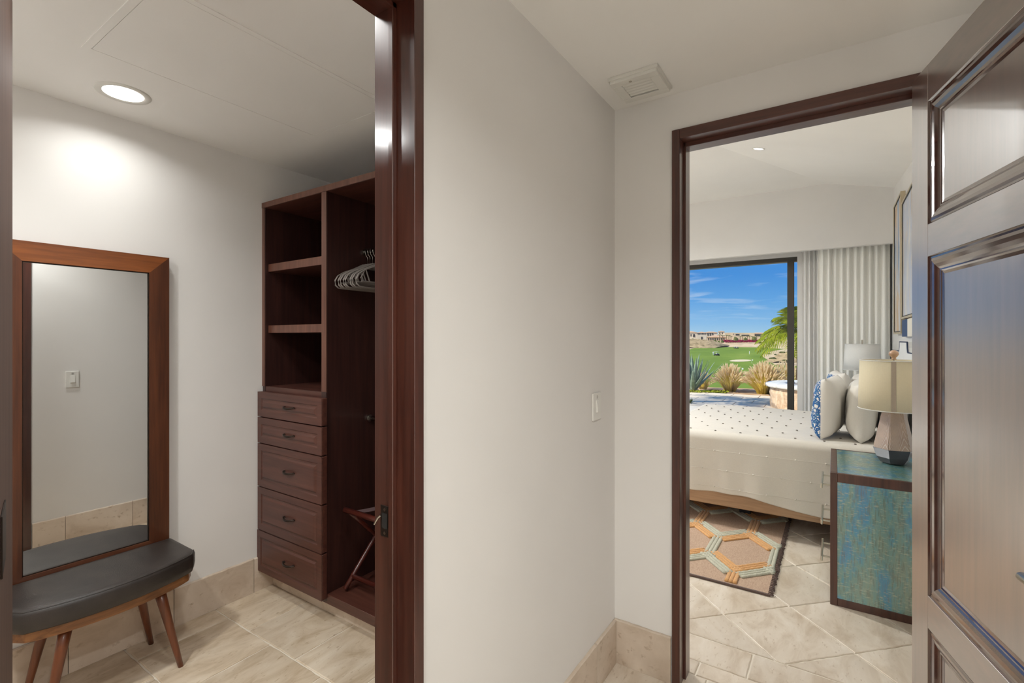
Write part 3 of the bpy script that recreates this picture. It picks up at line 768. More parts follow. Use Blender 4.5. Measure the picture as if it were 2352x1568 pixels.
mitre('frame_top', 0, 0, 't', M['mirwood_y']); mitre('frame_bottom', 0, 0, 'b', wood('mirror_frame_low', rgb(66, 35, 22), rgb(108, 64, 42), 'Y', .35, .25)); mitre('frame_side', 0, 0, 'l', M['mirwood']); mitre('frame_side', 0, 0, 'r', M['mirwood'])
bxo('mirror_glass', xf0 + .001, xf0 + .0075, my0 + fw - .004, my1 - fw + .004, mz0 + fw - .004, mz1 - fw + .004, M['mirror'], mr)
b = NB()
for q in ((my0 + fw, my0 + fw + .004, mz0 + fw, mz1 - fw), (my1 - fw - .004, my1 - fw, mz0 + fw, mz1 - fw), (my0 + fw, my1 - fw, mz0 + fw, mz0 + fw + .004), (my0 + fw, my1 - fw, mz1 - fw - .004, mz1 - fw)): box(b, xf0 + .0076, xf0 + .013, *q)
obj('inner_bead', b, M['bronze'], mr)

mr.rotation_euler = (0, 0, -R(.74))

# bench with bowed front
bn = thing('bench', (-2.47, .72, 0), 0, 'small walnut bench with a bowed black leather cushion in front of the mirror', 'bench')
BY0, BY1, BXB = .418, 1.020, -2.632
def bow(y, ins=0.0):
    s = (y - BY0) / (BY1 - BY0); return -2.365 + .078 * (1 - (2 * s - 1) ** 2) ** .8 + .012 * (1 - s) - ins
def bpoly(ins, n=22, rc=.028):
    pts = []; y0, y1 = BY0 + ins, BY1 - ins
    pts += [(BXB + ins, y0), ]
    for i in range(n + 1):
        y = y0 + (y1 - y0) * i / n
        e_ = min(y - y0, y1 - y); c_ = rc if e_ > rc else math.sqrt(max(0, rc * rc - (rc - e_) ** 2))
        s = (y - BY0) / (BY1 - BY0)
        pts.append((bow(min(max(y, BY0), BY1)) - ins - (rc - c_), y))
    pts += [(BXB + ins, y1)]
    return pts
b = NB(); prev = None; loops = []
for z, ins in ((.372, .012), (.378, .004), (.400, .000), (.436, .000), (.448, .004), (.454, .013), (.456, .03)):
    loops.append([b.verts.new((x, y, z)) for x, y in bpoly(ins)])
n = len(loops[0])
for A_, B_ in zip(loops, loops[1:]):
    for q in range(n): b.faces.new((A_[q], A_[(q + 1) % n], B_[(q + 1) % n], B_[q]))
b.faces.new(loops[0][::-1]); b.faces.new(loops[-1])
cu = obj('cushion', b, M['leather'], bn, smooth=True)
b = NB(); tube(b, [(x, y, .4505) for x, y in bpoly(.0065)[1:-1]], .0028, 6); obj('seam', b, M['leather'], cu)
b = NB(); prism(b, bpoly(.016), .338, .371); bmesh.ops.bevel(b, geom=b.edges[:], offset=.002, segments=1, affect='EDGES'); obj('seat_board', b, M['walnut'], bn)
for tx, ty, fx, fy in ((-2.350, .868, -2.321, .934), (-2.575, .862, -2.606, .928), (-2.350, .570, -2.321, .504), (-2.575, .576, -2.606, .510)):
    b = NB(); tube(b, [(tx + (fx - tx) * q / 5, ty + (fy - ty) * q / 5, .3375 + (.0006 - .3375) * q / 5) for q in range(6)], [.0205 - .0021 * q for q in range(6)], 14); obj('leg', b, M['legwood'], bn, smooth=True)

# =============================================================== BEDROOM
# bed
BY_0, BY_1, BZ = 3.945, 5.525, .690
bd = thing('bed', (-.6, 4.73, 0), 0, 'low oak framed bed with a pale upholstered headboard', 'bed')
BXF, BXH = -1.68, .44
for y0, y1 in ((3.885, 3.925), (5.545, 5.585)): bxo('side_rail', BXF, BXH - .02, y0, y1, .146, .300, M['oak'], bd, .004)
bxo('foot_rail', BXF, BXF + .04, 3.9255, 5.5445, .146, .300, M['oak'], bd, .004)
bxo('slat_base', BXF + .041, BXH - .02, 3.9255, 5.5445, .20, .262, M['oak'], bd, .003)
for x, y in ((-.585, 4.24), (-1.5, 4.24), (-.585, 5.25), (-1.5, 5.25), (.3, 4.24), (.3, 5.25)): bxo('leg', x - .04, x + .04, y - .04, y + .04, .014 if (x < -.3) else .0006, .1995, M['black'], bd, .003)
b = NB(); box(b, BXF + .05, BXH - .022, 3.955, 5.515, .263, .668, .05, 4); obj('mattress', b, M['sheet'], bd, smooth=True)
# headboard with stepped shoulders and navy piping
hbp = [(3.90, .0006), (5.545, .0006), (5.545, 1.297), (4.99, 1.297), (4.965, 1.33), (4.955, 1.372), (4.49, 1.372), (4.48, 1.33), (4.455, 1.297), (3.90, 1.297)]
b = NB(); v0 = [b.verts.new((BXH, y, z)) for y, z in hbp]; v1 = [b.verts.new((XH - .004, y, z)) for y, z in hbp]
b.faces.new(v0); b.faces.new(v1[::-1])
for i in range(len(hbp)): b.faces.new((v0[i], v0[(i + 1) % len(hbp)], v1[(i + 1) % len(hbp)], v1[i]))
hb = obj('headboard', b, M['headb'], bd)
b = NB(); tube(b, [(BXH + .002, y, z + .001) for y, z in hbp[1:] + hbp[:1]], .005, 6); obj('piping', b, M['navy'], hb)

# coverlet draped over the bed
cv = thing('coverlet', (-.4, 4.73, .67), 0, 'cream cotton coverlet with rows of small grey tufts draped over the bed', 'coverlet')
CX0, CX1 = -1.165, .395
def hem(x): 
    s = min(1, max(0, (x + .62) / .55)); s = s * s * (3 - 2 * s)
    return .246 - .050 * s + .006 * math.sin(x * 9) + .003 * math.sin(x * 23)
def cov(x, s):
    """s runs 0..1 from the near hem over the bed to the far hem"""
    zt = .690; r = .055; dr = zt - r - hem(x); wdt = BY_1 - BY_0
    L1 = dr; La = r * math.pi / 2; Lt = wdt - 0; tot = 2 * L1 + 2 * La + Lt; q = s * tot
    fold = .012 * math.sin(x * 11 + .6) + .008 * math.sin(x * 27 + 1)
    if q < L1:
        k_ = 1 - q / L1; return (x, BY_0 - r - .004 - .018 * k_ - fold * k_ * .8, zt - r - dr * k_)
    q -= L1
    if q < La:
        a = q / r; return (x, BY_0 - r * math.cos(a) - .004 * (1 - a / 1.57), zt - r + r * math.sin(a))
    q -= La
    if q < Lt:
        y = BY_0 + q
        row = (y - BY_0 + .01) / .0885
        return (x, y, zt + .0022 * max(0, math.cos(row * 2 * math.pi)) ** 6 + .003 * math.sin(x * 5 + y * 3))
    q -= Lt
    if q < La:
        a = q / r; return (x, BY_1 + r * math.sin(a), zt - r + r * math.cos(a))
    q -= La; return (x, BY_1 + r + .012 * q / L1, zt - r - q)
b = NB(); gridm(b, 78, 330, lambda u, v: cov(CX0 + (CX1 - CX0) * u, v))
ob = obj('cloth', b, M['linen'], cv, smooth=True)
md = ob.modifiers.new('thick', 'SOLIDIFY'); md.thickness = .004; md.offset = -1
b = NB(); b2 = NB()
for r_i in range(10):
    y = BY_0 + .015 + r_i * .177
    if y > BY_1 + .02: break
    x = CX0 + .05 + (.089 if r_i % 2 else 0)
    while x < .30:
        zz = .694
        bmesh.ops.create_icosphere(b, subdivisions=1, radius=.0075, matrix=Matrix.Translation((x + random.uniform(-.006, .006), y - .0 + random.uniform(-.005, .005), zz)) @ Matrix.Diagonal((1.2, 1.1, .6, 1)))
        x += .177
obj('tufts', b, M['tuft'], cv, kind='stuff', label='small grey tufts')
for r_i, z in enumerate((.555, .415, .285)):
    pts = []
    for i in range(60):
        x = CX0 + (CX1 - CX0) * i / 59; L1 = .635 - hem(x); k_ = (.635 - z) / L1
        if k_ > 1: continue
        fold = .012 * math.sin(x * 11 + .6) + .008 * math.sin(x * 27 + 1)
        pts.append((x, BY_0 - .055 - .004 - .018 * k_ - fold * k_ * .8 - .0005, z))
    if len(pts) > 3: tube(b2, pts, .0018, 5)
    x = CX0 + .06 + (.09 if r_i % 2 else 0)
    while x < CX1:
        L1 = .635 - hem(x); k_ = (.635 - z) / L1; fold = .012 * math.sin(x * 11 + .6) + .008 * math.sin(x * 27 + 1)
        if k_ < .97: bmesh.ops.create_icosphere(b2, subdivisions=1, radius=.007, matrix=Matrix.Translation((x, BY_0 - .059 - .018 * k_ - fold * k_ * .8 - .001, z)))
        x += .177
obj('side_tufts', b2, M['linen'], cv, kind='stuff')

# pillows
def pillow_mesh(wy, hz, th, sharp=.5, nu=26, nv=26):
    b = NB()
    for side in (-1, 1):
        def fn(u, v):
            a, c = 2 * u - 1, 2 * v - 1
            k_ = max(0, (1 - abs(a) ** 5)) ** .5 * max(0, (1 - abs(c) ** 4)) ** .5
            pinch = 1 - .055 * (1 - abs(c) ** 2) * abs(a) ** 4; pin2 = 1 - .055 * (1 - abs(a) ** 2) * abs(c) ** 4
            return (side * th / 2 * k_ + .004 * math.sin(a * 9 + c * 5) * k_, a * wy / 2 * pinch, hz / 2 + c * hz / 2 * pin2)
        gridm(b, nu, nv, fn)
    bmesh.ops.remove_doubles(b, verts=b.verts, dist=.0006)
    return b
def floral():
    m, t, b = mat('blue_floral_print'); setp(b, Roughness=.9, Specular_IOR_Level=.2)
    v = coords(t, kind='Object')
    base = rgb(233, 228, 219)
    vo = N(t, 'ShaderNodeTexVoronoi', feature='DISTANCE_TO_EDGE'); vo.inputs['Scale'].default_value = 34; t.links.new(v, vo.inputs['Vector'])
    n = noise(t, v, 45, 3, .6, 1.2)
    leaf = ramp(t, n, ((.47, (0, 0, 0, 1)), (.5, (1, 1, 1, 1))), 'LINEAR')
    edge = ramp(t, vo.outputs['Distance'], ((.08, (1, 1, 1, 1)), (.12, (0, 0, 0, 1))))
    c = mixc(t, leaf, base, rgb(70, 118, 160)); c = mixc(t, edge, c, rgb(52, 96, 148))
    sx_ = N(t, 'ShaderNodeSeparateXYZ'); t.links.new(v, sx_.inputs[0])
    # meandering orange stitch running up the pillow
    zig = math_(t, 'MULTIPLY', math_(t, 'PINGPONG', math_(t, 'MULTIPLY', sx_.outputs['Z'], 1.0), .032), 1.5)
    dd = math_(t, 'ABSOLUTE', math_(t, 'SUBTRACT', math_(t, 'ADD', sx_.outputs['Y'], zig), -.10))
    zl = ramp(t, dd, ((.006, (1, 1, 1, 1)), (.009, (0, 0, 0, 1))))
    c = mixc(t, zl, c, rgb(206, 120, 84))
    # the print covers the front only; the back is plain linen
    fr = ramp(t, math_(t, 'ADD', math_(t, 'MULTIPLY', sx_.outputs['X'], -8.0), .30), ((.28, (0, 0, 0, 1)), (.34, (1, 1, 1, 1))))
    t.links.new(mixc(t, fr, base, c), b.inputs['Base Color'])
    return m
M['floral'] = floral()
def pillow(x, y, z, wy, hz, th, rz, lean, m, label, fringe=False):
    o = obj('pillow', pillow_mesh(wy, hz, th), m, smooth=True)
    o.data.transform(Matrix.Rotation(lean, 4, 'Y'))
    zmin = min(vv.co.z for vv in o.data.vertices)
    o.data.transform(Matrix.Translation((0, 0, -zmin)))
    o.location = (x, y, z); o.rotation_euler = (0, 0, rz)
    tag(o, label, 'pillow', 'pillows at the head of the bed')
    return o
PZ = .694
pillow(-.042, 4.235, PZ, .46, .43, .17, R(-9), R(4), M['floral'], 'cream pillow with a blue floral front nearest the nightstand')
pillow(-.012, 4.98, PZ, .46, .43, .16, R(8), R(8), M['floral'], 'cream and blue floral pillow on the window side of the bed')
pillow(.152, 4.31, PZ, .62, .40, .18, R(0), R(3), M['pillow'], 'plump white pillow behind the near floral pillow')
pillow(.165, 5.08, PZ, .62, .40, .17, R(0), R(6), M['pillow'], 'plump white pillow behind the window side floral pillow')
pillow(.322, 4.33, PZ, .66, .38, .145, R(0), R(5), M['pillow'], 'white pillow propped against the headboard behind the near lamp')
pillow(.322, 5.12, PZ, .66, .38, .14, R(0), R(6), M['pillow'], 'white pillow propped against the headboard on the window side')

# nightstands
def nightstand(x, y, label):
    t_ = thing('nightstand', (x, y, 0), 0, label, 'nightstand', 'nightstands beside the bed')
    D, Wd, Hh = .478, .672, .695     # depth along x, width along y, height
    def nb(nm, x0, x1, y0, y1, z0, z1, m, bev=.0015, p=t_): return bxo(nm, x0, x1, y0, y1, z0, z1, m, p, bev, local=True)
    fr = .032
    # end panels, each with a dark frame and a woven inlay
    for y0, y1, yi0, yi1 in ((0, .022, .003, .019), (Wd - .022, Wd, Wd - .019, Wd - .003)):
        nb('frame_post', 0, fr, y0, y1, .0006, Hh - .001, M['nsdark']); nb('frame_post', D - fr, D, y0, y1, .0006, Hh - .001, M['nsdark'])
        nb('frame_rail', fr, D - fr, y0, y1, .0006, .040, M['nsdark']); nb('frame_rail', fr, D - fr, y0, y1, Hh - .048, Hh - .001, M['nsdark'])
        nb('inlay', fr, D - fr, yi0, yi1, .040, Hh - .048, M['bluepanel'], 0)
    nb('top_frame', 0, fr, .0225, Wd - .0225, Hh - .022, Hh - .001, M['nsdark']); nb('top_frame', D - fr, D, .0225, Wd - .0225, Hh - .022, Hh - .001, M['nsdark'])
    nb('top_inlay', fr + .0005, D - fr - .0005, .0225, Wd - .0225, Hh - .020, Hh - .0015, M['bluepanel'], 0)
    nb('back', D - .014, D - .001, .0225, Wd - .0225, .02, Hh - .024, M['nsdark'], 0); nb('base', .02, D - .015, .0225, Wd - .0225, .02, .04, M['nsdark'], 0)
    for k in range(3):
        z0 = .045 + k * .205; dr_ = nb('drawer', .001, .022, .026, Wd - .026, z0, z0 + .198, M['bluepanel'], .001)
        for s in (0, 1):
            yc = Wd * (.30 + .4 * s)
        b = NB(); zc = z0 + .115
        box(b, -.046, -.036, Wd * .28, Wd * .72, zc - .014, zc + .014, .0015)
        for yy in (Wd * .34, Wd * .66): box(b, -.036, .001, yy - .004, yy + .004, zc - .004, zc + .004)
        obj('handle', b, M['steel'], dr_, local=True)
    return t_
ns1 = nightstand(-.016, 3.050, 'nightstand with blue-green woven panels in a dark walnut frame near the doorway')
ns2 = nightstand(-.016, 5.600, 'second nightstand hidden beyond the bed by the curtain')

# near table lamp: etched faceted ceramic body, linen drum shade, wooden ball finial
LX, LY, LZ = .283, 3.475, .6955
lp = thing('table_lamp', (LX, LY, LZ), 0, 'table lamp with an etched brown ceramic body and cream drum shade on the near nightstand', 'lamp')
m, t, b_ = mat('etched_ceramic'); setp(b_, Roughness=.4, Coat_Weight=.3)
v = coords(t, kind='Object'); sp_ = N(t, 'ShaderNodeSeparateXYZ'); t.links.new(v, sp_.inputs[0])
ang = math_(t, 'ARCTAN2', sp_.outputs['Y'], sp_.outputs['X'])
tri = math_(t, 'ABSOLUTE', math_(t, 'SUBTRACT', math_(t, 'FRACT', math_(t, 'MULTIPLY', ang, 3 / math.pi)), .5))
lines = math_(t, 'SINE', math_(t, 'MULTIPLY', math_(t, 'DIVIDE', math_(t, 'SUBTRACT', sp_.outputs['Z'], .02), math_(t, 'ADD', tri, .12)), 95.0))
lm = ramp(t, lines, ((.90, (0, 0, 0, 1)), (.97, (1, 1, 1, 1))))
bn_ = noise(t, v, 12, 4)
cc = mixc(t, lm, ramp(t, bn_, ((.3, rgb(166, 144, 128)), (.7, rgb(200, 172, 150)))), rgb(222, 216, 208))
t.links.new(cc, b_.inputs['Base Color']); bump(t, b_, lm, .3, .002); M['ceramic'] = m
b = NB(); lathe(b, [(.098, .085), (.094, .11), (.060, .27), (.046, .335), (.040, .345)], (0, 0, 0), 6, R(12)); bmesh.ops.bevel(b, geom=[e for e in b.edges if abs(e.verts[0].co.z - e.verts[1].co.z) > .02], offset=.006, segments=2, affect='EDGES')
obj('body', b, M['ceramic'], lp, local=True)
b = NB(); lathe(b, [(.052, .0005), (.062, .004), (.082, .035), (.098, .0845)], (0, 0, 0), 6, R(12)); obj('foot', b, plain('dark_glaze', rgb(72, 68, 74), .3, 0, .5), lp, local=True)
b = NB(); tube(b, [(0, 0, .345), (0, 0, .40)], .010, 12); obj('neck', b, M['steel'], lp, local=True)
def shade(parent, r0, r1, z0, z1, m):
    b = NB(); lathe(b, [(r0, z0), (r0 + (r1 - r0) * .5, (z0 + z1) / 2), (r1, z1)], (0, 0, 0), 48, capb=False, capt=False)
    s = obj('shade', b, m, parent, local=True, smooth=True)
    md = s.modifiers.new('thick', 'SOLIDIFY'); md.thickness = .0025
    b = NB()
    for a in (0, 2.1, 4.2): tube(b, [(.006 * math.cos(a), .006 * math.sin(a), z1 - .012), (r1 * .985 * math.cos(a), r1 * .985 * math.sin(a), z1 - .006)], .002, 6)
    obj('spider', b, M['steel'], s, local=True)
    for r, z in ((r0, z0), (r1, z1)):
        b = NB(); tube(b, [(r * math.cos(q * math.pi / 24), r * math.sin(q * math.pi / 24), z) for q in range(48)], .0026, 6, closed=True); obj('rim', b, M['shade_w'], s, local=True)
    return s
sh = shade(lp, .166, .158, .305, .580, M['shade'])
a = math.atan2(-LY, -LX); b = NB()
gridm(b, 4, 6, lambda u, v: ((.1675 - .008 * v) * math.cos(a + (u - .5) * .13), (.1675 - .008 * v) * math.sin(a + (u - .5) * .13), .307 + .271 * v))
obj('seam', b, fabric('shade_seam', rgb(178, 164, 146), 450, .2), sh, local=True, smooth=True)
b = NB(); tube(b, [(0, 0, .40), (0, 0, .585)], .004, 8); obj('stem', b, M['steel'], lp, local=True)
b = NB(); lathe(b, [(.0105, 0), (.013, .004), (.009, .010), (.016, .018), (.0235, .030), (.0225, .042), (.014, .051), (.004, .054)], (0, 0, .584), 20); obj('finial', b, wood('finial_wood', rgb(196, 150, 116), rgb(226, 188, 156), 'Z', .3, .5), lp, local=True, smooth=True)
# far lamp
fl = thing('table_lamp', (.235, 5.93, .6955), 0, 'table lamp with a blue glass base and white tapered shade by the curtain', 'lamp')
m, t, b_ = mat('blue_glaze'); setp(b_, Base_Color=rgb(38, 74, 146), Roughness=.12, Coat_Weight=1.0); M['blueglaze'] = m
b = NB(); lathe(b, [(.055, .0005), (.06, .01), (.058, .05), (.034, .20), (.020, .32), (.016, .335)], (0, 0, 0), 28); obj('body', b, M['blueglaze'], fl, local=True, smooth=True)
b = NB(); tube(b, [(0, 0, .335), (0, 0, .655)], .006, 10); obj('stem', b, M['steel'], fl, local=True)
shade(fl, .158, .142, .392, .648, M['shade_w'])
b = NB(); box(b, -.008, .008, -.008, .008, .655, .690, .001); obj('finial', b, M['steel'], fl, local=True)

# rug with braided hexagon trellis
rg = thing('area_rug', (-.9, 3.9, 0), 0, 'woven beige rug with raised orange and sage braided hexagons under the bed', 'rug')
m, t, b_ = mat('jute_weave'); setp(b_, Roughness=.95, Specular_IOR_Level=.1)
v = coords(t, kind='World'); wv = N(t, 'ShaderNodeTexWave'); wv.inputs['Scale'].default_value = 75; wv.inputs['Distortion'].default_value = 1.5; wv.bands_direction = 'Y'; t.links.new(v, wv.inputs['Vector'])
n1 = noise(t, coords(t, (1, .3, 1), kind='World'), 160, 3, .7)
t.links.new(mixc(t, n1, rgb(166, 132, 110), rgb(222, 196, 172)), b_.inputs['Base Color']); bump(t, b_, math_(t, 'ADD', wv.outputs['Fac'], n1), .6, .003); M['jute'] = m
RGX0, RGX1, RGY0, RGY1 = -1.75, -.286, 2.962, 4.85
b = NB(); box(b, RGX0, RGX1, RGY0, RGY1, .0006, .0105, .002); obj('base_weave', b, M['jute'], rg)
def yarn(name, c):
    m, t, b = mat(name); setp(b, Roughness=.95, Specular_IOR_Level=.1, Sheen_Weight=.3)
    v = coords(t, kind='World'); n = noise(t, v, 140, 4, .7)
    t.links.new(ramp(t, n, ((.3, tuple(x * .7 for x in c[:3]) + (1,)), (.65, c))), b.inputs['Base Color']); bump(t, b, n, .8, .004)
    return m
M['sage'] = yarn('sage_yarn', rgb(204, 200, 178)); M['orange'] = yarn('orange_yarn', rgb(228, 172, 112)); M['brown'] = yarn('brown_yarn', rgb(104, 84, 76))
M['blueyarn'] = yarn('blue_yarn', rgb(74, 128, 168))
bS, bO = NB(), NB()
px, segv, dg = .362, .285, .205      # pitch across, length of an upright run, rise of a slanted run
def cords(bm, p, q, off0, nx=None):
    p, q = Vector(p), Vector(q); d = (q - p).normalized(); nrm = Vector((-d.y, d.x, 0))
    for k in range(3):
        o_ = nrm * (off0 + (k - 1) * .0215)
        L = (q - p).length; ns = max(2, int(L / .02)); pts = []
        for i in range(ns + 1):
            pt = p + (q - p) * i / ns + o_
            if RGX0 + .01 < pt.x < RGX1 - .006 and RGY0 + .008 < pt.y < RGY1 - .01: pts.append((pt.x, pt.y, .0135 + .0012 * (i % 2)))
        if len(pts) > 1: tube(bm, pts, [.0112 + .0014 * ((i + k) % 2) for i in range(len(pts))], 7, flat=.75)
for row in range(-1, 5):
    yv0 = 3.315 + row * (segv + dg); yv1 = yv0 + segv
    bm_, bn2 = (bS, bO) if row % 2 == 0 else (bO, bS)
    for c in range(-6, 3):
        x = -.671 + c * px + (0 if row % 2 == 0 else px / 2)
        cords(bm_, (x, yv0 - .01, 0), (x, yv1 + .01, 0), 0)
        for s in (-1, 1):   # slanted runs up to the next row of uprights: own colour above, the next row's below
            p, q = (x, yv1, 0), (x + s * px / 2, yv1 + dg, 0)
            up = 1 if s > 0 else -1
            cords(bm_, p, q, up * .034); cords(bn2, p, q, -up * .034)
obj('sage_braids', bS, M['sage'], rg, kind='stuff', smooth=True); obj('orange_braids', bO, M['orange'], rg, kind='stuff', smooth=True)
b = NB(); box(b, RGX0, RGX1, RGY0 - .012, RGY0 + .003, .0006, .013, .003); obj('border_binding', b, M['brown'], rg)
b = NB()
y = RGY0
while y < RGY1:
    tube(b, [(RGX1 - .012, y, .011), (RGX1 + .004, y + random.uniform(-.004, .004), .012), (RGX1 + .013 + random.uniform(-.004, .005), y + random.uniform(-.006, .006), .006)], .0055, 5); y += .021
obj('whip_stitch', b, M['brown'], rg, kind='stuff')

# curtains
def curtain(name, x0, x1, y, amp, pitch, m, label, z0=.012, z1=2.44, seed=1):
    rnd = random.Random(seed); n = int((x1 - x0) / .006); ph = [0]
    for i in range(n): ph.append(ph[-1] + .006 / pitch * 2 * math.pi * rnd.uniform(.75, 1.25))
    b = NB()
    def fn(u, v):
        i = min(n, int(round(u * n))); a = ph[i]
        k_ = .75 + .25 * v
        s = math.sin(a); s = math.copysign(abs(s) ** .7, s)
        return (x0 + (x1 - x0) * u + .006 * math.sin(v * 3 + a * .5) * (1 - v), y + amp * s * k_ + .008 * math.sin(a * .37 + v * 2), z0 + (z1 - z0) * v)
    gridm(b, n, 14, fn)
    o = obj(name, b, m, smooth=True); based(o, ((x0 + x1) / 2, y, z0)); tag(o, label, 'curtain', 'curtains of the glass door')
    return o
curtain('curtain', -.150, .486, 6.335, .022, .060, M['curtain'], 'greige pleated curtain drawn against the headboard wall', seed=4)
curtain('sheer_curtain', -.300, -.085, 6.415, .022, .040, M['sheer'], 'white sheer curtain bunched beside the glass door', seed=9)

# paintings over the headboard
def paintmat(name, stops, scale, rot=0.0, zs=.5):
    m, t, b = mat(name); setp(b, Roughness=.35, Coat_Weight=.4)
    v = coords(t, (1, 1, zs), (rot, 0, 0), kind='World'); n = noise(t, v, scale, 6, .6, .8)
    t.links.new(ramp(t, n, stops), b.inputs['Base Color']); return m
M['gold'] = plain('champagne_frame', rgb(198, 184, 156), .35, .4)
M['art1'] = paintmat('art_pale', ((.25, rgb(176, 150, 132)), (.42, rgb(206, 198, 190)), (.52, rgb(182, 196, 222)), (.65, rgb(226, 222, 216)), (.8, rgb(140, 164, 206))), 3.2)
M['art2'] = paintmat('art_blue_gold', ((.25, rgb(70, 84, 100)), (.40, rgb(120, 160, 206)), (.50, rgb(206, 214, 226)), (.58, rgb(216, 168, 96)), (.7, rgb(148, 180, 216))), 3.0, 0, .35)
M['navyart'] = plain('navy_canvas', rgb(38, 70, 112), .6); M['cream'] = plain('cream_canvas', rgb(226, 220, 206), .7)
def painting(y0, y1, z0, z1, art, label, xo=.0):
    t_ = thing('painting', (XH, (y0 + y1) / 2, z0), 0, label, 'painting', 'paintings over the headboard')
    xa, xb = XH - .036 - xo, XH - .002 - xo; f = .016
    for q in ((y0, y1, z0, z0 + f), (y0, y1, z1 - f, z1), (y0, y0 + f, z0 + f, z1 - f), (y1 - f, y1, z0 + f, z1 - f)): bxo('frame', xa, xb, *q, M['gold'], t_, .001)
    b = NB()
    f2_ = f + .008
    for q in ((y0 + f, y1 - f, z0 + f, z0 + f2_), (y0 + f, y1 - f, z1 - f2_, z1 - f), (y0 + f, y0 + f2_, z0 + f2_, z1 - f2_), (y1 - f2_, y1 - f, z0 + f2_, z1 - f2_)): box(b, xa + .004, xb, *q)
    obj('black_slip', b, M['black'], t_)  # black inner strip of the gold frame
    bxo('canvas', xa + .008, xb, y0 + f2_, y1 - f2_, z0 + f2_, z1 - f2_, art, t_)
    return t_
painting(4.35, 5.16, 1.560, 2.530, M['art1'], 'near framed abstract painting in pale blue and rose')
painting(5.22, 5.80, 1.440, 2.645, M['art2'], 'far framed abstract painting in blue and gold by the curtain')
cvs = thing('canvas_print', (XH, 4.9, 1.41), 0, 'small navy and cream canvas hung below the near painting', 'painting')
bxo('navy_field', XH - .028, XH - .002, 4.84, 5.19, 1.415, 1.552, M['navyart'], cvs); bxo('cream_field', XH - .028, XH - .002, 4.40, 4.8395, 1.415, 1.552, M['cream'], cvs)

# =============================================================== OUTDOORS
def earth(name, stops, scale, detail=6, sc3=(1, 1, 1), rough=.95, bs=.3, bd=.02, trans=0.0):
    m, t, b = mat(name); setp(b, Roughness=rough, Specular_IOR_Level=.08)
    v = coords(t, sc3, kind='World'); n = noise(t, v, scale, detail, .65, .4)
    cr_ = ramp(t, n, stops); t.links.new(cr_, b.inputs['Base Color']); bump(t, b, n, bs, bd)
    if trans:
        tr = N(t, 'ShaderNodeBsdfTranslucent'); t.links.new(cr_, tr.inputs[0]); ms = N(t, 'ShaderNodeMixShader'); ms.inputs[0].default_value = trans
        t.links.new(b.outputs[0], ms.inputs[1]); t.links.new(tr.outputs[0], ms.inputs[2]); t.links.new(ms.outputs[0], t.nodes['Material Output'].inputs[0])
    return m
M['patio'] = earth('patio_stone', ((.3, rgb(228, 208, 182)), (.7, rgb(244, 228, 206))), 3)
M['sand'] = earth('sandy_ground', ((.3, rgb(150, 122, 88)), (.42, rgb(206, 178, 140)), (.6, rgb(226, 200, 162)), (.75, rgb(160, 136, 96))), .09, 8, (1, .5, 1))
M['brush'] = earth('brushy_sand', ((.3, rgb(112, 98, 62)), (.45, rgb(172, 146, 106)), (.6, rgb(206, 176, 132)), (.75, rgb(130, 112, 70))), .25, 8, (1, .6, 1))
M['soil'] = earth('dry_soil', ((.3, rgb(168, 132, 100)), (.7, rgb(214, 182, 146))), 2)
M['turf'] = earth('mown_turf', ((.3, rgb(98, 124, 40)), (.5, rgb(118, 142, 50)), (.7, rgb(138, 154, 62))), .035, 7, (1.4, .35, 1))
M['bunker'] = earth('bunker_sand', ((.3, rgb(226, 204, 166)), (.7, rgb(240, 222, 190))), .5)
M['stone'] = earth('rough_stone', ((.3, rgb(172, 142, 114)), (.5, rgb(206, 178, 150)), (.7, rgb(224, 202, 178))), 9, 6, (1, 1, .6), bs=.6)
M['capstone'] = earth('cap_stone', ((.3, rgb(206, 204, 200)), (.7, rgb(232, 228, 220))), 12, bs=.2)
M['rock'] = earth('rock_wall', ((.3, rgb(150, 124, 92)), (.5, rgb(204, 176, 138)), (.7, rgb(222, 198, 162))), .22, 7, bs=.8, bd=.6)
M['stucco'] = earth('cream_stucco', ((.3, rgb(222, 204, 178)), (.7, rgb(238, 224, 202))), .3)
M['stucco2'] = earth('tan_stucco', ((.3, rgb(208, 184, 152)), (.7, rgb(226, 204, 172))), .3)
M['rooft'] = earth('clay_roof', ((.3, rgb(196, 154, 124)), (.7, rgb(220, 184, 152))), 1.2)
M['windark'] = plain('dark_window', rgb(64, 60, 62), .2)
M['shrub'] = earth('shrub_green', ((.3, rgb(60, 74, 36)), (.7, rgb(116, 128, 66))), .9)
M['palmfar'] = earth('palm_green', ((.3, rgb(70, 78, 44)), (.7, rgb(122, 122, 72))), .9)
M['magenta'] = earth('bougainvillea', ((.3, rgb(128, 34, 66)), (.6, rgb(196, 56, 96)), (.75, rgb(120, 60, 50))), .7)
M['agave'] = earth('agave_leaf', ((.3, rgb(112, 136, 120)), (.7, rgb(168, 186, 164))), 4)
M['palmleaf'] = earth('palm_leaflet', ((.3, rgb(96, 120, 20)), (.55, rgb(150, 160, 34)), (.75, rgb(196, 184, 70))), 5, trans=.35)
M['grassblade'] = earth('fountain_grass', ((.3, rgb(204, 184, 60)), (.7, rgb(240, 220, 120))), 6, trans=.6)
M['plume'] = earth('grass_plume', ((.3, rgb(240, 218, 176)), (.7, rgb(255, 246, 222))), 8, trans=.6)
M['cover'] = earth('ground_cover', ((.3, rgb(96, 110, 30)), (.6, rgb(168, 168, 40)), (.75, rgb(80, 84, 30))), 12)
M['golfwhite'] = plain('white_shirt', rgb(236, 236, 236), .8); M['trunk'] = earth('palm_trunk', ((.3, rgb(96, 76, 56)), (.7, rgb(140, 116, 90))), 8)
M['flesh'] = plain('skin', rgb(180, 130, 104), .7)

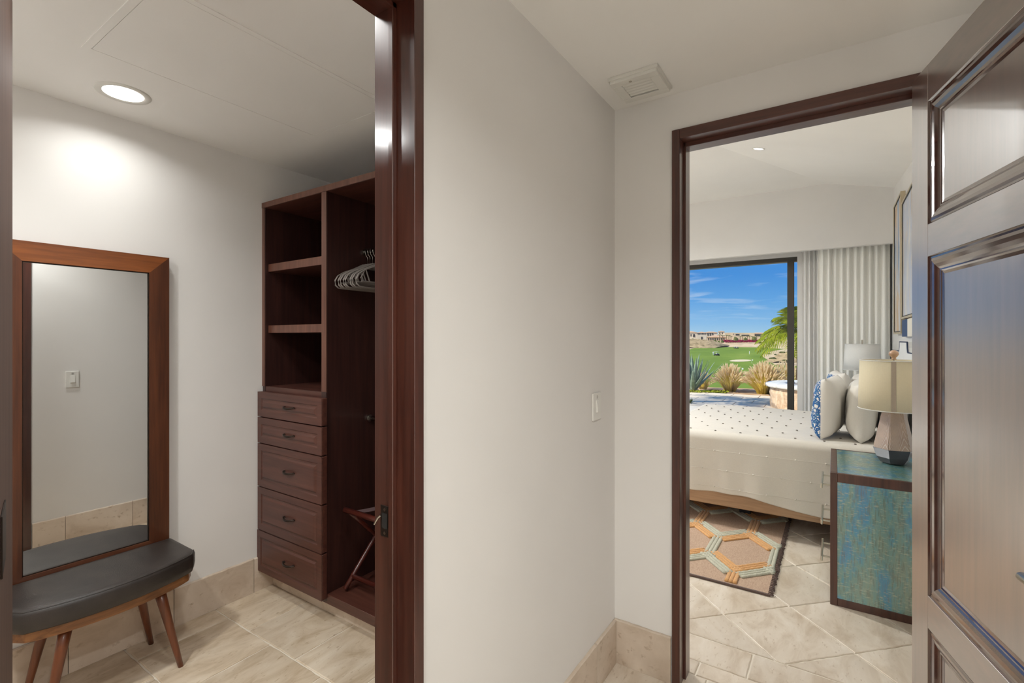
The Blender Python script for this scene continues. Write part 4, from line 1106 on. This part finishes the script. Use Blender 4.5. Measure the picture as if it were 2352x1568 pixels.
# patio of pale stone slabs
ter = bxo('terrace', BX0 - 6, BX0 - .121, .5, YW + .1605, -.25, -.012, M['patio']); ter['kind'] = 'structure'; ter['label'] = 'pale stone terrace beside the bedroom'
pat = bxo('patio', BX0 - 6, 6.0, YW + .161, 13.35, -.25, -.022, M['soil']); pat['kind'] = 'structure'; pat['label'] = 'pale stone patio outside the glass door'
random.seed(11)
for i in range(-9, 7):
    for j in range(12):
        x0, y0 = i * .6 + (.3 if j % 2 else 0), 6.68 + j * .555
        b = NB(); box(b, x0 + .006, x0 + .594, y0 + .006, y0 + .549, -.03, -.008 - random.uniform(0, .003), .004); obj('paving_slab', b, M['patio'], pat)
# ground: garden bed, slope and the sandy valley
prof = [(13.36, -.06), (15.5, -.08), (18, -.9), (24, -2.0), (48, -5.0), (78, -6.66), (480, -6.66), (540, -3.2), (590, -1.6), (760, -1.0), (2500, -1.0)]
b = NB(); pv = None
for y, z in prof:
    row = [b.verts.new((x, y, z)) for x in (-3000, -600, -150, -40, -12, 12, 40, 150, 600, 3000)]
    if pv:
        for i in range(9): b.faces.new((pv[i], pv[i + 1], row[i + 1], row[i]))
    pv = row
struct('ground', b, M['sand'], 'sandy ground falling to the golf course')
b = NB(); gridm(b, 30, 4, lambda u, v: (-9 + 14 * u, 13.36 + 2.0 * v, -.05 + .03 * math.sin(u * 40) * math.sin(v * 9)))
struct('garden_bed', b, M['soil'], 'dry soil planting bed at the patio edge')
# fairway outline traced on the valley floor
ZV = -6.55
fp = [(1500, 960), (1500, 812), (1560, 806), (1583, 802), (1604, 797.5), (1632, 795), (1690, 794.3), (1735, 796), (1769, 799), (1800, 801), (1772, 806), (1752, 813), (1749, 817), (1760, 824), (1770, 831), (1780, 837), (1807, 839.5), (1880, 841), (2000, 850), (2000, 960)]
fp = [(u, max(v, 794.3)) for u, v in fp]
pts = []
for i in range(len(fp)):
    (u0, v0), (u1, v1) = fp[i], fp[(i + 1) % len(fp)]
    v0c, v1c = min(v0, 893), min(v1, 893)
    for k in range(5):
        u, v = u0 + (u1 - u0) * k / 5, v0c + (v1c - v0c) * k / 5
        q = at_z(u, v, ZV); pts.append((q.x, q.y))
b = NB(); vs = [b.verts.new((x, y, ZV)) for x, y in pts]; b.faces.new(vs); bmesh.ops.triangulate(b, faces=b.faces[:])
fw_ = struct('fairway', b, M['turf'], 'green mown golf fairway')
b = NB(); q0, q1 = at_z(1400, 893, ZV), at_z(2100, 893, ZV)
gridm(b, 6, 6, lambda u, v: (q0 + (q1 - q0) * u).lerp(Vector((-20 + 40 * u, 20, -1.25)), v) + Vector((0, 0, .05)))
struct('turf_slope', b, M['turf'], 'grassy slope below the patio')
c = at_z(1701, 828, ZV); b = NB()
ra, rb = 18.5 / FPX * (c.length), (at_z(1701, 825.3, ZV) - at_z(1701, 830.7, ZV)).length / 2
n_ = 28; ring = [b.verts.new((c.x + ra * math.cos(k * 2 * math.pi / n_) * (1 + .08 * math.sin(3 * k)), c.y + rb * math.sin(k * 2 * math.pi / n_), ZV + .05)) for k in range(n_)]; b.faces.new(ring)
bk = obj('sand_bunker', b, M['bunker']); based(bk, (c.x, c.y, ZV)); tag(bk, 'pale oval sand bunker on the green fairway', 'sand bunker')

def blob(name, c, rx, ry, rz, m, label, cat, group=None, seed=0, sub=3, rough=.28):
    b = NB(); bmesh.ops.create_icosphere(b, subdivisions=sub, radius=1)
    rnd = random.Random(seed)
    k1, k2, k3 = rnd.uniform(3, 5), rnd.uniform(3, 5), rnd.uniform(0, 6)
    for v in b.verts:
        s = 1 + rough * math.sin(v.co.x * k1 * 2 + k3) * math.sin(v.co.y * k2 * 2) + rnd.uniform(-rough, rough) * .6
        v.co = Vector((v.co.x * rx * s, v.co.y * ry * s, max(0, (v.co.z + .55) / 1.55) * rz * s))
    o = obj(name, b, m); o.location = c; tag(o, label, cat, group); return o
def vgrid(u, v, d): return at_dep(u, v, d)
# sandy banks left and right of the fairway (low mounds with dry brush)
def mound(u0, u1, v0, v1, d, depth, name, label):
    a, c = at_dep(u0, v1, d), at_dep(u1, v1, d); top = at_dep((u0 + u1) / 2, v0, d).z
    base = -6.7; rnd = random.Random(u0)
    b = NB()
    def fn(u, v):
        p = a.lerp(c, u); y = p.y + depth * (v - .0)
        hgt = (top - base) * math.sin(math.pi * min(1, v * .9 + .02)) * (math.sin(math.pi * (u * .98 + .01)) ** .5) + .5 * rnd.uniform(-1, 1) * (0 < u < 1)
        return (p.x, y, base + max(0, hgt))
    gridm(b, 26, 10, fn); o = obj(name, b, M['brush'], smooth=True); o['kind'] = 'structure'; o['label'] = label
mound(1440, 1640, 778, 801, 400, 90, 'bank_left', 'sandy bank left of the fairway')
mound(1752, 1990, 806, 838, 160, 90, 'bank_right', 'eroded sandy bank right of the fairway')
ORD = ['first', 'second', 'third', 'fourth', 'fifth', 'sixth', 'seventh', 'eighth', 'ninth', 'tenth', 'eleventh', 'twelfth', 'thirteenth', 'fourteenth', 'fifteenth', 'sixteenth', 'seventeenth']
rnd = random.Random(5)
for k, (u, v) in enumerate(((1766, 811), (1775, 822), (1781, 813), (1796, 808), (1803, 826))):
    p_ = at_dep(u, v, 150); blob('dry_shrub', (p_.x, p_.y, p_.z - .3), (.5, 1.1, .4, .9, .6)[k], .6, (.4, .5, .3, .45, .4)[k], M['palmfar'], ORD[k] + ' low dry shrub from the left on the sandy bank right of the fairway', 'shrub', 'dry shrubs on the right bank', k, 2)

# houses on the ridge
def house(u0, u1, vt, vb, d, dep, wall, label, roof=None, arches=(), wins=(), cat='house', name='house'):
    um = (u0 + u1) / 2; r_ = ray(um, HYPX); rz = math.atan2(r_.y, r_.x) - math.pi / 2
    base = at_dep(um, vb, d); sc_ = d / FPX * math.hypot(1, (um - 1176) / FPX) ** 0
    wd = (u1 - u0) * d / FPX / math.sqrt(1 + ((um - 1176) / FPX) ** 2) * 1.0; wd = (u1 - u0) * d / FPX * (1 / math.sqrt(1 + ((um - 1176) / FPX) ** 2))
    hg = (vb - vt) * d / FPX
    t_ = thing(name, base, rz, label, cat)
    bxo('wall', -wd / 2, wd / 2, 0, dep, -3, hg, wall, t_, local=True)
    if roof:
        rh = roof * d / FPX; e_ = wd * .03 + .4
        b = NB(); lo = [b.verts.new(p) for p in ((-wd / 2 - e_, -e_, hg), (wd / 2 + e_, -e_, hg), (wd / 2 + e_, dep + e_, hg), (-wd / 2 - e_, dep + e_, hg))]
        k_ = min(wd, dep) * .42; hi = [b.verts.new(p) for p in ((-wd / 2 + k_, dep / 2, hg + rh), (wd / 2 - k_, dep / 2, hg + rh))]
        b.faces.new(lo[::-1]); b.faces.new((lo[0], lo[1], hi[1], hi[0])); b.faces.new((lo[2], lo[3], hi[0], hi[1])); b.faces.new((lo[1], lo[2], hi[1])); b.faces.new((lo[3], lo[0], hi[0]))
        obj('roof', b, M['rooft'], t_, local=True)
    for uc, v0, v1, wpx in wins:
        x = (uc - um) * wd / (u1 - u0); z0, z1, ww = (vb - v1) * d / FPX, (vb - v0) * d / FPX, wpx * d / FPX
        wn = bxo('window', x - ww / 2, x + ww / 2, -.25, .1, z0, z1, M['windark'], t_, local=True)
    for uc, v0, v1, wpx in arches:
        x = (uc - um) * wd / (u1 - u0); z0, z1, ww = (vb - v1) * d / FPX, (vb - v0) * d / FPX, wpx * d / FPX
        b = NB(); pr = [(x - ww / 2, z0), (x + ww / 2, z0)] + [(x + ww / 2 * math.cos(a), z1 - ww / 2 + ww / 2 * math.sin(a)) for a in (math.pi * q / 10 for q in range(11))]
        f0 = [b.verts.new((px_, -.3, pz)) for px_, pz in pr]; f1_ = [b.verts.new((px_, .1, pz)) for px_, pz in pr]
        b.faces.new(f0); b.faces.new(f1_[::-1])
        for i in range(len(pr)): b.faces.new((f0[i], f0[(i + 1) % len(pr)], f1_[(i + 1) % len(pr)], f1_[i]))
        obj('arch', b, M['windark'], t_, local=True)
    return t_
house(1560, 1600, 763, 784, 560, 14, M['stucco'], 'cream villa with arches at the left end of the ridge', 3, arches=((1594, 767, 774, 4.5),), wins=((1587, 767, 772, 2), (1577, 767, 772, 2)))
house(1600, 1623, 764, 784, 575, 12, M['stucco'], 'cream villa wing with a row of small windows', 2.6, wins=tuple((1603.5 + k * 3.3, 765, 768, 1.4) for k in range(6)), arches=((1612, 773, 781, 3.4),))
house(1617, 1648, 763.5, 784, 585, 12, M['stucco'], 'cream villa wing with three tall arches', 2.4, arches=((1626, 764.6, 770.5, 2.6), (1631.5, 764.6, 770.5, 2.6), (1637, 764.6, 770.5, 2.6)))
house(1649.6, 1664.2, 761.5, 784, 606, 9, M['stucco'], 'square cream villa tower with a clay roof', 2.2, wins=((1653, 763.5, 767, 1.6), (1659, 763.5, 767, 1.6)))
house(1624, 1668, 774, 783, 545, 14, M['stucco2'], 'low pavilion with a wide tan clay roof', 4.2, wins=tuple((1627.5 + k * 5, 776, 781.5, 2.4) for k in range(8)))
house(1664.5, 1687, 763.5, 784, 600, 10, M['stucco2'], 'plain tan block with a flat roof', None, wins=((1684.5, 766, 768, 1.2),))
house(1687, 1733, 764, 784, 610, 12, M['stucco2'], 'long flat roofed tan building', None, wins=((1694, 766.5, 770, 8), (1712, 768.5, 771, 16)))
house(1723, 1768, 766, 784, 620, 14, M['stucco2'], 'tan building with a low reddish roof at the right end of the ridge', 2.8, wins=((1740, 768, 771, 12),))
# rock retaining wall with bougainvillea
def strip(name, u0, u1, vt, vb, d, m, label, cat, amp, seed, thick=2.0):
    rnd = random.Random(seed); b = NB(); n = 60
    def fn(u, v):
        s = u0 + (u1 - u0) * u; p = at_dep(s, vb + (vt - vb) * v, d); e_ = amp * rnd.uniform(-1, 1)
        return (p.x, p.y + e_ + thick * v * .3, p.z + e_ * .3)
    gridm(b, n, 6, fn)
    g = [v.co.copy() for v in b.verts]
    ext = bmesh.ops.extrude_face_region(b, geom=b.faces[:]); bmesh.ops.translate(b, verts=[e for e in ext['geom'] if isinstance(e, bmesh.types.BMVert)], vec=(0, thick, 0))
    o = obj(name, b, m); c_ = at_dep((u0 + u1) / 2, vb, d); based(o, c_); tag(o, label, cat); return o
strip('rock_wall', 1667, 1737, 783.5, 794, 503, M['rock'], 'pale rock retaining wall at the end of the fairway', 'rock wall', .8, 1)
strip('bougainvillea_hedge', 1661, 1740, 780, 785.5, 494, M['magenta'], 'magenta bougainvillea trailing over the rock wall', 'hedge', 1.0, 2)
rnd = random.Random(8); k = 0
lab = {}
for u, v, r, mm in sorted([(1643, 784, 3.2, 'shrub'), (1651, 786, 3.6, 'shrub'), (1659.5, 785, 3.2, 'shrub'), (1739, 785, 2.8, 'shrub'), (1746, 787, 3, 'palmfar'), (1590, 782, 5, 'shrub'), (1606, 783, 4, 'shrub'), (1612, 788, 3, 'shrub'), (1690, 779, 5, 'palmfar'), (1732, 778, 5, 'palmfar'), (1752, 778, 6, 'palmfar'), (1598, 791, 3.5, 'palmfar'), (1607, 793, 3, 'palmfar'), (1588, 790, 4, 'palmfar'), (1712, 779, 4, 'palmfar'), (1722, 796, 3, 'shrub'), (1745, 796, 4, 'shrub')]):
    d = 480; p_ = at_dep(u, v + r * .6, d)
    blob('ridge_shrub', p_, r * d / FPX, r * d / FPX, r * 1.6 * d / FPX, M[mm], ORD[k] + ' dusty green shrub from the left below the ridge villas', 'shrub', 'shrubs below the villas', k, 2); k += 1
def small_palm(u, v0, v1, d, k):
    base = at_dep(u, v1, d); top = at_dep(u, v0, d); h_ = (top - base).length
    t_ = thing('ridge_palm', base, rnd.uniform(0, 6), ORD[k] + ' small dusty palm from the left in front of the ridge villas', 'palm tree', 'palms in front of the villas')
    b = NB(); tube(b, [(0, 0, -1), (0, 0, h_ * .7)], .3, 6); obj('trunk', b, M['trunk'], t_, local=True)
    b = NB()
    for q in range(12):
        a = q * 2.4; L = h_ * .36
        p3 = [(L * s * math.cos(a), L * s * math.sin(a), h_ * .7 + L * (.55 * s - .75 * s * s)) for s in (0, .35, .7, 1)]
        for (x0, y0, z0), (x1, y1, z1) in zip(p3, p3[1:]):
            wd_ = .28 * L; nx, ny = -math.sin(a) * wd_ / 2, math.cos(a) * wd_ / 2
            b.faces.new([b.verts.new(p) for p in ((x0 + nx, y0 + ny, z0), (x1 + nx * .7, y1 + ny * .7, z1), (x1 - nx * .7, y1 - ny * .7, z1), (x0 - nx, y0 - ny, z0))])
    obj('fronds', b, M['palmfar'], t_, local=True)
for k, (u, v0, v1) in enumerate([(1653, 764, 780), (1660, 766, 781), (1669, 765, 780), (1674, 766, 780), (1679, 768, 781), (1700, 768, 781), (1706, 767, 781), (1717, 768, 781), (1722, 767, 781), (1728, 769, 781), (1738, 767, 781), (1747, 768, 782)]): small_palm(u, v0, v1, 512 + 13 * (k % 3), k)

# golf carts and golfers
def cart(u, v, d, label, rz):
    c_ = at_z(u, v, ZV); t_ = thing('golf_cart', c_, rz, label, 'golf cart', 'golf carts on the fairway')
    bxo('body', -.6, .6, -1.2, 1.2, .28, .85, M['black'], t_, .1, local=True); bxo('roof', -.6, .6, -.9, 1.1, 1.78, 1.88, M['golfwhite'], t_, .03, local=True)
    bxo('seat', -.55, .55, -.5, .1, .851, 1.25, M['cream'], t_, .05, local=True)
    for x in (-.56, .56):
        for y in (-.85, 1.05):
            b = NB(); tube(b, [(x, y, .85), (x, y, 1.78)], .03, 6); obj('roof_post', b, M['steel'], t_, local=True)
        for y in (-.8, .8):
            b = NB(); tube(b, [(x - .09, y, .28), (x + .09, y, .28)], .28, 12); obj('wheel', b, M['black'], t_, local=True)
cart(1646.5, 817, 0, 'golf cart parked beside the golfer at the left of the fairway', .8)
cart(1688, 800, 0, 'left one of the two golf carts at the far end of the fairway', .4); cart(1692.5, 800.3, 0, 'right one of the two golf carts at the far end of the fairway', 1.2)
def person(u, v, label, rz):
    c_ = at_z(u, v, ZV); b = NB()
    lathe(b, [(.10, 0), (.11, .4), (.13, .82)], (-.11, 0, 0), 10, capt=False); lathe(b, [(.10, 0), (.11, .4), (.13, .82)], (.11, 0, 0), 10, capt=False)
    lathe(b, [(.24, .78), (.22, 1.0), (.27, 1.35), (.20, 1.48), (.07, 1.5)], (0, 0, 0), 12, sy=.6); 
    o = obj('person', b, M['golfwhite'], smooth=True); o.location = c_; o.rotation_euler = (0, 0, rz); tag(o, label, 'person', 'golfers on the fairway')
    MW[o] = Matrix.Identity(4)
    b = NB(); lathe(b, [(.05, 1.48), (.06, 1.54), (.095, 1.60), (.105, 1.68), (.09, 1.76), (.04, 1.80)], (0, 0, 0), 10); obj('head', b, M['flesh'], o, local=True, smooth=True)
    for s in (-1, 1):
        b = NB(); tube(b, [(s * .26, 0, 1.40), (s * .30, -.08, 1.12), (s * .10, -.30, .95)], [.065, .05, .04], 8); obj('arm', b, M['golfwhite'], o, local=True, smooth=True)
person(1638.5, 815, 'golfer in white standing left of the parked golf cart', .3); person(1721.5, 813.5, 'golfer in white alone on the right half of the fairway', 2); person(1738.5, 798, 'golfer in white at the far right end of the fairway', 1)
def flag(u, v0, v1, label):
    c_ = at_z(u, v1, ZV); h_ = (v1 - v0) / FPX * (c_.xy.length); t_ = thing('golf_flag', c_, 0, label, 'golf flag', 'flags on the fairway')
    b = NB(); tube(b, [(0, 0, 0), (0, 0, h_)], .035, 6); obj('pole', b, M['golfwhite'], t_, local=True)
    b = NB(); box(b, 0, .32, -.01, .01, h_ - .45, h_ - .1); obj('flag', b, M['golfwhite'], t_, local=True)
flag(1727, 825.5, 834, 'white flag just right of the sand bunker'); flag(1704, 845, 857, 'white flag on the near fairway between the two grass clumps')

# agave
random.seed(21)
def leafblade(b, base, dirv, L, wdt, curve, th=.018):
    """thick pointed leaf growing along dirv and bending by curve (world z)"""
    d = Vector(dirv).normalized(); side = d.cross(Vector((0, 0, 1))); side = side.normalized() if side.length > .05 else Vector((1, 0, 0)); nrm = side.cross(d).normalized()
    prev = None
    for i in range(9):
        s = i / 8; c_ = Vector(base) + d * L * s + Vector((0, 0, curve * s * s)); wl = wdt * (.75 + .6 * s - 1.35 * s * s) if s < .98 else .002
        ring = [b.verts.new(c_ + side * wl / 2), b.verts.new(c_ - nrm * th * (1 - s * .8)), b.verts.new(c_ - side * wl / 2), b.verts.new(c_ + nrm * .004)]
        if prev:
            for k in range(4): b.faces.new((prev[k], prev[(k + 1) % 4], ring[(k + 1) % 4], ring[k]))
        else: b.faces.new(ring)
        prev = ring
    b.faces.new(prev[::-1])
ag_c = at_dep(1592, 893, 13.2); ag_c.z = -.05
ag = thing('agave', ag_c, 0, 'large blue-green agave with upright pointed leaves at the patio edge', 'agave')
for k in range(26):
    a = k * 2.4; e_ = R(82 - 2.0 * k + random.uniform(-4, 4)); L = random.uniform(.85, 1.05)
    b = NB(); leafblade(b, (0, 0, 0.02), (math.cos(a) * math.cos(e_), math.sin(a) * math.cos(e_), math.sin(e_)), L, .16, .05 - .0 * k)
    obj('leaf', b, M['agave'], ag, local=True, smooth=True)
# fountain grass clumps
def fountain(u, v, d, hgt, rad, n, label, seed):
    rnd = random.Random(seed); c_ = at_dep(u, v, d); c_.z = -.05
    t_ = thing('fountain_grass', c_, 0, label, 'ornamental grass', 'fountain grass at the patio edge')
    b, bp = NB(), NB()
    for k in range(n):
        a = rnd.uniform(0, 6.283); sp_ = rnd.random() ** .7; L = hgt * rnd.uniform(.7, 1.08) * (1.05 - .35 * sp_ ** 2); rr = rad * sp_ * .8; br = .45 * rad * sp_
        p3 = [Vector((rr * s ** 1.4 * math.cos(a) + br * math.cos(a), rr * s ** 1.4 * math.sin(a) + br * math.sin(a), L * (s - .30 * sp_ ** 3 * s * s))) for s in (0, .3, .6, .85, 1)]
        w0 = .008; sd = Vector((-math.sin(a + 1), math.cos(a + 1), 0))
        for i in range(4):
            wa, wb_ = w0 * (1 - i / 5), w0 * (1 - (i + 1) / 5)
            b.faces.new([b.verts.new(p3[i] + sd * wa), b.verts.new(p3[i + 1] + sd * wb_), b.verts.new(p3[i + 1] - sd * wb_), b.verts.new(p3[i] - sd * wa)])
        if k % 2 == 0:
            d_ = (p3[4] - p3[3]).normalized(); tube(bp, [p3[4] - d_ * .02, p3[4] + d_ * .05, p3[4] + d_ * .12 + Vector((0, 0, -.01)), p3[4] + d_ * .17 + Vector((0, 0, -.03))], [.003, .011, .010, .002], 5)
    obj('blades', b, M['grassblade'], t_, local=True, kind='stuff'); obj('plumes', bp, M['plume'], t_, local=True, kind='stuff')
fountain(1677, 897, 13.3, .60, .30, 620, 'left clump of golden fountain grass beside the agave', 1)
fountain(1756, 903, 12.6, .66, .38, 900, 'right clump of golden fountain grass beside the round stone wall', 2)
fountain(1615, 893, 13.9, .34, .22, 250, 'small tuft of dry grass right behind the agave', 3)
fountain(1803, 899, 13.6, .62, .32, 350, 'golden fountain grass behind the stone wall', 4)
# ground cover strip
b = NB(); rnd = random.Random(4)
p0, p1 = at_dep(1560, 898, 12.75), at_dep(1664, 900, 12.6)
for k in range(1500):
    p_ = p0.lerp(p1, rnd.random()); x, y = p_.x + rnd.uniform(-.1, .1), p_.y + rnd.uniform(-.12, .35); z = -.04 + rnd.uniform(0, .055); s = rnd.uniform(.015, .03); a = rnd.uniform(0, 6.28)
    ax, ay = Vector((math.cos(a), math.sin(a), rnd.uniform(-.6, .6))) * s, Vector((-math.sin(a), math.cos(a), rnd.uniform(-.6, .6))) * s
    c_ = Vector((x, y, z)); b.faces.new([b.verts.new(c_ + ax), b.verts.new(c_ + ay), b.verts.new(c_ - ax), b.verts.new(c_ - ay)])
gc = obj('ground_cover', b, M['cover'], kind='stuff'); based(gc, (p0.x, p0.y, -.04)); tag(gc, 'low yellow-green ground cover along the patio edge', 'plants')
# small leafy plant at the left edge of the view
sp_c = at_dep(1585, 921, 10.5); sp_c.z = -.008; spl = thing('small_plant', sp_c, 0, 'small dark green plant on the patio by the door frame', 'plant')
b = NB()
for k in range(30):
    a = k * 2.4; e_ = R(random.uniform(20, 80)); leafblade(b, (0, 0, .0), (math.cos(a) * math.cos(e_), math.sin(a) * math.cos(e_), math.sin(e_)), random.uniform(.08, .16), .03, -.03, .003)
obj('leaves', b, M['shrub'], spl, local=True, kind='stuff')
# round stone seat wall
sw_c = at_dep(1872, 934, 9.75); sw_c.z = -.008
swl = thing('stone_wall', sw_c, 0, 'low round stone wall with a pale rounded cap on the patio', 'stone wall')
b = NB(); lathe(b, [(.80, 0), (.81, .1), (.80, .2), (.81, .3), (.80, .40)], (0, 0, 0), 64)
for v in b.verts: v.co.x += random.uniform(-.008, .008); v.co.y += random.uniform(-.008, .008)
obj('body', b, M['stone'], swl, local=True)
for k in range(16):
    b = NB(); a0, a1 = 2 * math.pi * k / 16 + .006, 2 * math.pi * (k + 1) / 16 - .006
    def fn(u, v):
        a = a0 + (a1 - a0) * u; th = 2 * math.pi * v
        return ((.70 + .19 * math.copysign(abs(math.cos(th)) ** .5, math.cos(th))) * math.cos(a), (.70 + .19 * math.copysign(abs(math.cos(th)) ** .5, math.cos(th))) * math.sin(a), .455 + .048 * math.copysign(abs(math.sin(th)) ** .6, math.sin(th)))
    gridm(b, 6, 16, fn); bmesh.ops.remove_doubles(b, verts=b.verts, dist=.0005); bmesh.ops.holes_fill(b, edges=[e for e in b.edges if e.is_boundary])
    obj('cap_stone', b, M['capstone'], swl, local=True, smooth=True)
# feather palms: one in view, two that shade the patio from the left
def palm(c_, hgt, L, nf, label, seed, dens=26):
    rnd = random.Random(seed); t_ = thing('palm_tree', c_, 0, label, 'palm tree', 'palms around the patio')
    b = NB(); tube(b, [(0, 0, 0), (.03, .02, hgt * .5), (0, 0, hgt)], [.11, .09, .08], 10); obj('trunk', b, M['trunk'], t_, local=True, smooth=True)
    for f in range(nf):
        a = f * 2.4 + rnd.uniform(-.2, .2); e_ = R(rnd.uniform(5, 78)); b = NB(); sp3 = []
        for i in range(dens + 1):
            s = i / dens; rr = L * s * math.cos(e_); sp3.append(Vector((rr * math.cos(a), rr * math.sin(a), hgt + L * (s * math.sin(e_) - (.35 + .4 * math.cos(e_)) * s * s))))
        tube(b, sp3[::3] + [sp3[-1]], .010, 5)
        for i in range(3, dens + 1):
            tn = (sp3[i] - sp3[i - 1]).normalized(); sd = tn.cross(Vector((0, 0, 1))); sd = sd.normalized() if sd.length > .05 else Vector((-math.sin(a), math.cos(a), 0))
            s = i / dens; ll = L * .42 * (math.sin(math.pi * min(.97, s * .8 + .15)))
            for q in (-1, 1):
                d_ = (sd * q * .8 + tn * .55 + Vector((0, 0, -.25 + rnd.uniform(-.1, .1)))).normalized(); w_ = tn * .021
                p_ = sp3[i]; m_ = p_ + d_ * ll * .5; e2 = p_ + d_ * ll + Vector((0, 0, -.18 * ll))
                b.faces.new([b.verts.new(p_ - w_ * .5), b.verts.new(m_ - w_), b.verts.new(m_ + w_), b.verts.new(p_ + w_ * .5)])
                b.faces.new([b.verts.new(m_ - w_), b.verts.new(e2), b.verts.new(m_ + w_)])
        obj('frond', b, M['palmleaf'], t_, local=True)
    return t_
pc = at_dep(1836, 780, 11.6); palm(Vector((pc.x, pc.y, -.02)), 1.60, 1.05, 30, 'bright green palm beside the glass door frame', 3)
palm(Vector((-4.9, 9.5, -.02)), 3.2, 1.7, 14, 'tall palm left of the patio', 5, 20)
